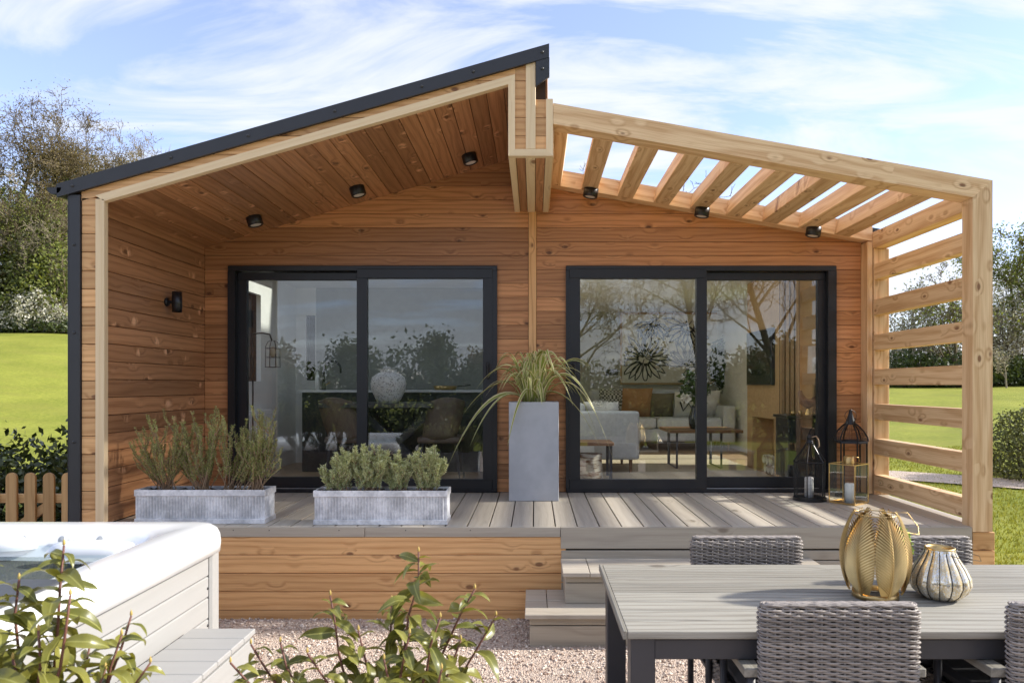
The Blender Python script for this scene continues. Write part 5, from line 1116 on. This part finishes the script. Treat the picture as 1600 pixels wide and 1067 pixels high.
# ------------------------------------------------------------------ trees, hedges, fence, shrubs
def bark(name, c1, c2):
    m = MT(name, .9, .1); m.color(m.mix(m.noise(m.obj(), 3, 2), c1, c2)); return m.m
M_BARK = bark('grey_brown_bark', (.10, .078, .05), (.20, .16, .105)); M_BARKP = bark('pale_bark', (.20, .165, .115), (.33, .285, .21)); M_BARKD = bark('dark_bark', (.03, .024, .018), (.075, .058, .04))
def grow(base, h, r0, r_, kids=(9, 5, 5, 4), spread=.9, lift=.25, first=.25, rmin=.012, ratio=.46):
    segs = []; tips = []
    def br(p, d, L, r, lv):
        n = 4 if lv < 3 else 3; nk = kids[lv] if lv < len(kids) else 0; at = sorted(r_.uniform(first if lv == 0 else .2, 1, nk)); ki = 0; t = 0
        for i in range(n):
            d2 = d + r_.normal(0, .10 + .06 * lv, 3) + np.array([0, 0, lift * .3 * (lv > 0)]); d2 /= np.linalg.norm(d2); q = p + d2 * L / n; ra = max(rmin, r * (1 - .7 * i / n)); rb = max(rmin * .8, r * (1 - .7 * (i + 1) / n))
            segs.append((*p, *q, ra, rb))
            while ki < nk and at[ki] <= (i + 1) / n:
                f = at[ki] * n - i; c = p + (q - p) * f; a = r_.uniform(0, 6.283); o = np.cross(d2, [math.cos(a), math.sin(a), .3]); o /= np.linalg.norm(o) + 1e-6
                k = d2 * (1 - .5 * spread) + o * spread * r_.uniform(.7, 1.2) + np.array([0, 0, lift]); k /= np.linalg.norm(k)
                br(c, k, L * ratio * r_.uniform(.75, 1.25) * (1.25 - .55 * at[ki] if lv == 0 else 1), max(rmin, rb * .55), lv + 1); ki += 1
            p, d = q, d2
        if lv >= len(kids) - 1: tips.append(p)
    br(np.array(base, float), np.array([r_.normal(0, .05), r_.normal(0, .05), 1.0]), h * .72, r0, 0)
    return np.array(segs), np.array(tips)
def seg_mesh(name, S, mat, sides=3):
    P, Q = S[:, :3], S[:, 3:6]; d = Q - P; d /= np.linalg.norm(d, axis=1)[:, None] + 1e-9
    a = np.cross(d, np.where(np.abs(d[:, 2:3]) > .9, [[1., 0, 0]], [[0, 0, 1.]])); a /= np.linalg.norm(a, axis=1)[:, None]; b = np.cross(d, a)
    t = np.arange(sides) * 2 * np.pi / sides; ring = a[:, None] * np.cos(t)[None, :, None] + b[:, None] * np.sin(t)[None, :, None]
    V = np.concatenate([P[:, None] + ring * S[:, 6][:, None, None], Q[:, None] + ring * S[:, 7][:, None, None]], 1).reshape(-1, 3); n = len(S)
    o = (np.arange(n) * 2 * sides)[:, None]; Fc = []
    for k in range(sides): l = (k + 1) % sides; Fc.append(np.concatenate([o + k, o + l, o + sides + l, o + sides + k], 1))
    return np_mesh(name, V, np.concatenate(Fc), mat)
def leaf_mesh(name, C, size, mat, r_, flat=0.0, elong=.5):
    n = len(C); u = r_.normal(size=(n, 3)); u[:, 2] *= (1 - flat); u /= np.linalg.norm(u, axis=1)[:, None]; v = np.cross(u, r_.normal(size=(n, 3))); v /= np.linalg.norm(v, axis=1)[:, None]
    s = (size * r_.uniform(.6, 1.3, n))[:, None]
    return np_mesh(name, np.stack([C - u * s, C + v * s * elong, C + u * s, C - v * s * elong], 1).reshape(-1, 3), np.arange(n * 4).reshape(-1, 4), mat)
def tree(name, label, group, x, y, h, r0, seed, barkm, kids=(9, 5, 5, 4), leaves=0, lsize=.1, lmat=None, lspread=.3, spread=.9, lift=.25, first=.2, rmin=.012, sides=3, ivy=0, ratio=.46, cat='tree'):
    r_ = np.random.default_rng(seed); z = float(ground_z(x, y)) - .1; o = thing(name, label, cat, (x, y, z), 0, group)
    S, tips = grow((x, y, z), h, r0, r_, kids, spread, lift, first, rmin, ratio)
    thick = S[:, 6] > r0 * .33; put(bpy.data.objects.new('trunk', seg_mesh('trunk', S[thick], barkm, 6)), o)
    put(bpy.data.objects.new('branches', seg_mesh('branches', S[~thick], barkm, sides)), o)
    if leaves:
        src = np.concatenate([tips, S[~thick][:, 3:6]]); C = src[r_.integers(0, len(src), leaves)] + r_.normal(0, lspread, (leaves, 3))
        put(bpy.data.objects.new('crown', leaf_mesh('crown', C, lsize, lmat, r_)), o)
    if ivy:
        big = S[S[:, 6] > r0 * .12]; k = r_.integers(0, len(big), ivy); t = r_.random((ivy, 1)); C = big[k, :3] * (1 - t) + big[k, 3:6] * t + r_.normal(0, .45, (ivy, 3))
        put(bpy.data.objects.new('ivy', leaf_mesh('ivy', C, .13, M_IVY, r_)), o)
    return o
M_IVY = leafmat('ivy_leaf', (.022, .034, .008), (.075, .09, .02), .45, .2)
M_OLIVE = leafmat('budding_leaf', (.115, .09, .036), (.25, .195, .085), .7, .3); M_GREEN = leafmat('spring_leaf', (.10, .13, .025), (.26, .28, .07), .6, .35)
M_BLOS = leafmat('blossom_petal', (.42, .40, .34), (.78, .76, .68), .8, .3); M_DKG = leafmat('evergreen_leaf', (.025, .042, .010), (.085, .11, .028), .45, .2); M_GREYB = leafmat('grey_blossom', (.24, .215, .165), (.60, .56, .48), .8, .3)
def mound(name, label, group, x, y, rx, ry, h, n, lsize, mat, seed, stems=14, barkm=None, cat='shrub', shell=.45, zoff=0):
    """a dense bush: stems and a shell of leaves over an uneven dome"""
    r_ = np.random.default_rng(seed); z = float(ground_z(x, y)) - .03 + zoff; o = thing(name, label, cat, (x, y, z), 0, group)
    a = r_.uniform(0, 6.283, n); e = np.arcsin(r_.uniform(-.15, 1, n)); k = 1 - shell * r_.random(n) ** 1.6
    ph = r_.uniform(0, 6.28, 6); lump = 1 + .12 * np.sin(3 * a + ph[0]) * np.cos(2 * e + ph[1]) + .10 * np.sin(7 * a + ph[2]) * np.sin(5 * e + ph[3]) + .06 * np.sin(13 * a + ph[4]) * np.sin(9 * e + ph[5])
    k = k * lump; C = np.stack([x + rx * k * np.cos(a) * np.cos(e), y + ry * k * np.sin(a) * np.cos(e), z + np.maximum(.02, h * (.18 + .82 * np.sin(e)) * k)], -1)
    put(bpy.data.objects.new('foliage', leaf_mesh('foliage', C, lsize, mat, r_)), o)
    S = []
    for q in range(stems):
        t = C[r_.integers(0, n)]; b = np.array([x + r_.normal(0, rx * .15), y + r_.normal(0, ry * .15), z]); m_ = (b + t) / 2 + r_.normal(0, h * .05, 3); S += [(*b, *m_, h * .018, h * .012), (*m_, *t, h * .012, h * .004)]
    put(bpy.data.objects.new('stems', seg_mesh('stems', np.array(S), barkm or M_BARKD, 4)), o); return o
def build_trees():
    g = 'trees on the hillside beyond the field'
    def at(px, Y): return PX(px, Y), Y
    for i, (px, Y, top, bm, kids, lv, lm, ivy, lb) in enumerate((
        (48, 47, 178, M_BARK, (12, 7, 6, 4), 5000, M_OLIVE, 2600, 'brown budding tree half clad in ivy on the hillside'),
        (-20, 45, 150, M_BARKP, (12, 7, 6, 4), 1500, M_OLIVE, 900, 'tall pale bare tree rising above its hillside neighbours'),
        (118, 46, 196, M_BARK, (12, 7, 6, 4), 6500, M_OLIVE, 3800, 'ivy covered tree whose crown meets the roof eave'),
        (150, 52, 214, M_BARK, (11, 6, 6, 4), 4200, M_OLIVE, 1500, 'brown twiggy tree behind the ivy covered one'),
        (10, 43, 262, M_BARK, (12, 7, 6, 4), 3500, M_GREEN, 4200, 'lower green tree thick with ivy at the wood edge'),
        (90, 43, 300, M_BARKP, (12, 7, 6, 4), 2500, M_GREEN, 3600, 'short tangled pale stemmed tree at the wood edge'),
        (238, 62, 200, M_BARKP, (13, 7, 6, 4), 1600, M_OLIVE, 0, 'pale bare round crowned tree far beyond the roof'),
        (205, 58, 232, M_BARKP, (11, 6, 6, 4), 1200, M_OLIVE, 0, 'faint bare tree far off between wood and roof'))):
        x, y = at(px, Y); h = PZ(top, Y) - float(ground_z(x, y))
        tree('woodland_tree', lb, g, x, y, h * 1.06, .30, 100 + i, bm, (kids[0] + 4, kids[1], kids[2], 5), int(lv * 3.2), .06, lm, .4, .95, .22, .12, .017, 3, ivy)
    g = 'shrubs along the wood edge'
    for i, (px, Y, w_, top, mat, n, ls, lb) in enumerate(((55, 40.5, 1.9, 452, M_BLOS, 4200, .085, 'white blossoming thorn bush at the top of the field'), (98, 40.2, 1.3, 478, M_BLOS, 2200, .08, 'smaller white blossom bush beside the pale corner of the lodge'), (5, 40.3, 1.4, 488, M_BLOS, 1500, .08, 'low sparse white blossom bush at the field edge'),
                                                        (25, 42, 3.4, 395, M_IVY, 7000, .12, 'dark green ivy thicket under the hillside trees'), (105, 42, 3.4, 385, M_GREEN, 6000, .12, 'olive green thicket under the hillside trees'), (-25, 42.5, 3.4, 360, M_OLIVE, 6000, .12, 'brown green thicket at the wood edge'))):
        x, y = at(px, Y); mound('thorn_bush' if mat is M_BLOS else 'thicket', lb, g, x, y, w_, w_ * .8, PZ(top, Y) - float(ground_z(x, y)), n, ls, mat, 200 + i, 30, M_BARK, shell=.6)
    for i in range(5): x = -36 + 4.2 * i; mound('low_hedge', 'dark clipped undergrowth below the blossom along the field edge', 'field edge undergrowth', x, 39.6, 2.6, .7, .9, 1800, .1, M_DKG, 230 + i, 6, cat='hedge')
    # beyond the pergola and to its side
    g = 'trees beyond the pergola'
    for i, (px, Y, top, bm, kids, lv, lm, ls, lb) in enumerate((
        (902, 27, 208, M_BARKP, (12, 6, 5, 4), 500, M_GREEN, .05, 'bare fine twigged tree glimpsed beside the ridge box'), (990, 33, 235, M_BARKP, (10, 6, 5, 4), 0, None, .05, 'bare tree glimpsed through the second rafter gap'),
        (1062, 26, 222, M_BARKD, (9, 5, 5, 3), 0, None, .05, 'dark bare tree glimpsed between middle rafters'), (1122, 24, 205, M_BARKD, (9, 5, 5, 3), 0, None, .05, 'dark crooked bare tree glimpsed between outer rafters'),
        (1425, 44, 425, M_BARKP, (10, 6, 5, 4), 1500, M_GREEN, .08, 'low leafing tree seen through the slatted screen'), (1488, 40, 420, M_BARK, (10, 6, 5, 4), 1800, M_GREEN, .08, 'young green tree behind the front pergola post'),
        (1592, 44, 372, M_BARK, (12, 7, 6, 4), 7000, M_GREEN, .10, 'green leafing tree beyond the lawn beside the pergola post'), (1650, 46, 340, M_BARK, (12, 7, 6, 4), 6000, M_GREEN, .1, 'tall green tree mostly hidden at the lawn end'))):
        x, y = at(px, Y); h = PZ(top, Y) - float(ground_z(x, y)); tree('garden_tree', lb, g, x, y, h * (.86 if Y < 36 else 1.04), .02 * h, 300 + i, bm, kids, lv, ls, lm, .28, .9, .25, .15, .009 if Y < 35 else .014)
    g = 'shrubs beyond the lawn'
    for i, (px, Y, w_, top, mat, n, ls, lb) in enumerate(((1405, 43, 2.3, 478, M_GREYB, 5000, .085, 'grey blossoming bush seen through the slats'), (1470, 42.5, 2.2, 468, M_GREYB, 5000, .085, 'pale blossoming bush between the slats and post'), (1560, 42.5, 2.3, 455, M_GREYB, 6000, .085, 'large pale blossoming bush beside the pergola post'), (1625, 42, 2.4, 470, M_GREYB, 5500, .085, 'pale blossoming bush by the tall green tree'),
                                                        (1420, 40.5, 2.2, 545, M_DKG, 3600, .1, 'dark evergreen bush low behind the slats'), (1490, 40.5, 2.2, 548, M_DKG, 3600, .1, 'dark evergreen bush low behind the post'), (1560, 40.5, 2.2, 552, M_DKG, 3600, .1, 'dark evergreen bush under the pale blossom'), (1630, 40.5, 2.2, 550, M_DKG, 3600, .1, 'dark evergreen bush under the tall green tree'))):
        x, y = at(px, Y); mound('flowering_bush' if mat is M_GREYB else 'evergreen_bush', lb, g, x, y, w_, w_ * .8, PZ(top, Y) - float(ground_z(x, y)), n, ls, mat, 400 + i, 26, M_BARK, shell=.6)
    mound('clipped_bush', 'rounded clipped evergreen bush on the lawn beside the pergola', None, 8.85, 12.3, .95, .9, 1.30, 9000, .032, leafmat('clipped_leaf', (.05, .062, .018), (.17, .175, .06), .5, .2), 440, 30, shell=.3)
    x, y = at(1573, 38); tree('sapling', 'thin pale sapling standing on the lawn edge', None, x, y, 2.6, .05, 450, M_BARKP, (7, 4, 3), 300, .05, M_GREYB, .15, rmin=.012)
    # across the yard behind the viewer: what the glass reflects
    g = 'trees across the yard'
    for i, (x, y, h, bm, kids, lv, lm, rr) in enumerate(((7.0, -15.5, 13, M_BARKD, (13, 7, 6, 4), 0, None, .17), (10.8, -17.5, 15, M_BARKD, (13, 7, 6, 4), 0, None, .2), (1.9, -21, 10, M_BARKD, (11, 6, 5, 4), 500, M_OLIVE, .18))):
        tree('oak_tree', ('big dark bare oak reflected in the sofa window', 'broad dark bare oak reflected beside the black cabinet', 'smaller dark oak reflected near the door post')[i], g, x, y, h, rr, 500 + i, bm, kids, lv, .1, lm, .3, .95, .2, .15, .012)
    for i in range(13):
        x = -34 + 5.2 * i + rng.uniform(-1, 1); y = -36 + rng.uniform(-4, 4)
        tree('hedgerow_tree', 'dark leafy hedgerow tree across the yard, reflected in the glass', 'hedgerow trees across the yard', x, y, rng.uniform(2.8, 4.6), .13, 520 + i, M_BARKD, (9, 5, 4), 2600, .17, M_DKG if i % 3 else M_OLIVE, .5, 1.0, .2, .05, .012)
        mound('hedgerow_bush', 'dark hedgerow bush across the yard, reflected in the glass', 'hedgerow bushes across the yard', x + 2.4, y + 3, 3.2, 1.6, rng.uniform(1.8, 2.6), 1900, .12, M_DKG, 550 + i, 8)
def build_yard_hedge():
    r_ = np.random.default_rng(31)
    for i in range(13): mound('yard_hedge', 'tall dark hedge bush across the yard, reflected in the lower glass', 'hedge bushes across the yard', -17 + 2.6 * i, -8.6 + r_.uniform(-.4, .4), 1.9, 1.1, r_.uniform(1.9, 2.9), 3400, .085, M_DKG, 800 + i, 14, cat='hedge', shell=.5)
build_trees(); build_yard_hedge()
def build_fence():
    o = thing('picket_fence', 'low wooden picket fence with rounded tops beside the lodge', 'fence', (-4.4, 5.95, 0)); Y = 5.95; pw = .092; k = 0
    P = [(-pw / 2, 0), (pw / 2, 0)] + [(pw / 2 * math.cos(t), .855 + pw / 2 * math.sin(t)) for t in np.linspace(0, math.pi, 9)]; n = len(P)
    me = np_mesh('picket', [(z, x, 0) for x, z in P] + [(z, x, -.02) for x, z in P], [tuple(range(n - 1, -1, -1)), tuple(range(n, 2 * n))] + [(i, (i + 1) % n, (i + 1) % n + n, i + n) for i in range(n)], M_FENCE)
    Mr = Matrix(((0, 1, 0, 0), (0, 0, -1, 0), (1, 0, 0, 0), (0, 0, 0, 1)))
    for i in range(17):
        x = PX(98, Y) - .006 - i * .157 - .0 + .055
        put(bpy.data.objects.new('picket', me), o, T(x, Y - .02, .02) @ Mr)
    for z in (.25, .70): plank('rail', o, (-6.6, Y + .022, z), (-3.6, Y + .022, z), (0, -1, 0), .075, .04, M_FENCE)
    plank('brace', o, (-4.62, Y + .022, .28), (-4.1, Y + .022, .66), (0, -1, 0), .07, .035, M_FENCE)
    for x in (-3.72, -5.4): MB().box(x - .05, x + .05, Y + .045, Y + .145, 0, .9, .006).build('post', M_FENCE, o)
    MB().box(-3.84, -3.70, Y - .03, Y + .0, 0.02, .895, .004).build('gate_stile', M_FENCE, o)
    lm = leafmat('hedge_laurel_leaf', (.020, .034, .008), (.085, .10, .026), .32, .15, .5)
    for i, (x, y, rx, h, lb) in enumerate(((-4.55, 7.6, .75, 1.42, 'dark glossy laurel bush by the lodge corner, taller than its neighbour'), (-5.9, 7.7, .95, 1.12, 'dark glossy laurel bush behind the picket fence'), (-7.3, 7.6, .9, 1.3, 'dark laurel bush at the end of the picket fence'), (-3.75, 7.5, .5, 1.3, 'dark laurel bush tight against the lodge flank'))):
        mound('laurel_bush', lb, 'laurel bushes behind the fence', x, y, rx, .55, h, 5200, .042, lm, 600 + i, 40, shell=.5)
build_fence()
def build_foreground():
    m = MT('shrub_leaf', .33, .5); v = m.obj(); sx = m.N.new('ShaderNodeSeparateXYZ'); m.L.new(v, sx.inputs[0]); ay = m.math('ABSOLUTE', sx.outputs[1])
    r = m.rand(); c = m.mix(m.math('ADD', m.math('MULTIPLY', r, .75), m.math('MULTIPLY', m.noise(v, 30, 2), .25)), (.075, .09, .02), (.29, .275, .06)); c = m.mix(m.ramp(ay, .0025, .0005), c, (.30, .30, .09)); c = m.mix(m.ramp(ay, .012, .020, 0, .35), c, (.26, .24, .06))
    m.color(c); tr = m.N.new('ShaderNodeBsdfTranslucent'); m.L.new(m.mix(1.0, c, (1.5, 1.4, .6), 'MULTIPLY'), tr.inputs[0]); mx = m.N.new('ShaderNodeMixShader'); mx.inputs[0].default_value = .25
    m.L.new(m.b.outputs[0], mx.inputs[1]); m.L.new(tr.outputs[0], mx.inputs[2]); m.L.new(mx.outputs[0], m.N['Material Output'].inputs[0])
    variants = []
    for q in range(5):
        L, W, curl = (.10, .11, .09, .118, .104)[q], (.020, .0215, .019, .0225, .0225)[q], (1.0, 1.5, .7, 1.3, 1.8)[q]; V = []; nx = 9
        for i in range(nx + 1):
            t = i / nx; wd = W * (math.sin(math.pi * min(1, .06 + t * .94)) ** .75) * (1 - .25 * t); a = -curl * 1.5 * t * t; x = L * (t - .18 * curl * t ** 3); z = -L * curl * .42 * t ** 2.2
            for s in (-1, -.5, 0, .5, 1): V.append((x, s * wd, z + abs(s) ** 1.3 * wd * .42 + .0015 * math.sin(t * 16 + s)))
        Fc = [(i * 5 + k, (i + 1) * 5 + k, (i + 1) * 5 + k + 1, i * 5 + k + 1) for i in range(nx) for k in range(4)]
        variants.append(np_mesh('leaf', V, Fc, m.m, True))
    red = plain('red_brown_twig', (.17, .07, .05), .6); bud = plain('yellow_bud', (.50, .36, .10), .6)
    def bush(label, base, tips, seed):
        r_ = np.random.default_rng(seed); o = thing('laurel_shrub', label, 'shrub', (base[0], base[1], 0), 0, 'leafy shrubs in front of the yard'); cnt = 0
        for (px, py, Y, nl) in tips:
            tip = Vector((PX(px, Y), Y, PZ(py, Y))); b = Vector((base[0] + r_.normal(0, .05), base[1] + r_.normal(0, .04), 0)); P = []
            for t in np.linspace(0, 1, 12): p = b.lerp(tip, t); p += Vector((tip.x - b.x, tip.y - b.y, 0)) * (-.25 * math.sin(math.pi * t) * .6) + Vector((r_.normal(0, .006), r_.normal(0, .006), 0)) * (t < 1); P.append(p)
            MB().tube(P, [.0085 - .0055 * i / 11 for i in range(12)], 6).build('stem', red, o, None, True)
            MB().lathe([(0, 0), (.004, .004), (.0035, .012), (0, .02)], tip, 8).build('bud', bud, o, None, True)
            nl = int(nl * 1.25)
            for k in range(nl):
                s = (k + .3) / nl; back = .02 + .36 * s ** 1.15; Ls = (tip - b).length; t = 1 - back / Ls; f = t * 11; i = int(f); p = P[i].lerp(P[min(i + 1, 11)], f - i)
                az = k * 2.4 + r_.normal(0, .4); el = (.60 - 1.05 * s ** .6) + r_.normal(0, .3); sc_ = (.55 + .6 * min(1, s * 3.5)) * r_.uniform(.85, 1.15)
                pl = .012 * sc_; d = Vector((math.cos(az) * math.cos(el), math.sin(az) * math.cos(el), math.sin(el)))
                M = T(*(p + d * pl * .3)) @ rotz(az) @ Matrix.Rotation(-el, 4, 'Y') @ Matrix.Rotation(r_.normal(0, .45), 4, 'X') @ Matrix.Scale(sc_ * .98, 4)
                put(bpy.data.objects.new('leaf', variants[r_.integers(0, 5)]), o, M); cnt += 1
    bush('glossy leaved laurel shrub in front of the hot tub', (-1.42, 1.98), ((100, 852, 2.0, 21), (30, 905, 1.95, 16), (-25, 880, 1.9, 16), (205, 962, 2.05, 15), (190, 992, 1.95, 15), (60, 985, 1.85, 14), (140, 1010, 2.1, 12), (235, 1035, 2.0, 12), (-30, 985, 1.8, 12), (110, 930, 1.85, 12), (165, 1045, 1.9, 13), (20, 1030, 1.85, 12)), 701)
    bush('glossy leaved laurel shrub in front of the clad deck', (-.48, 2.28), ((516, 930, 2.25, 19), (654, 862, 2.3, 22), (742, 920, 2.3, 17), (612, 938, 2.35, 13), (438, 1003, 2.2, 14), (392, 1006, 2.2, 12), (688, 965, 2.15, 17), (560, 985, 2.2, 15), (640, 990, 2.1, 15), (720, 1000, 2.25, 13), (480, 1020, 2.15, 12), (600, 1030, 2.05, 12), (775, 962, 2.35, 12), (360, 1035, 2.1, 10), (690, 1045, 2.0, 12)), 702)
build_foreground()
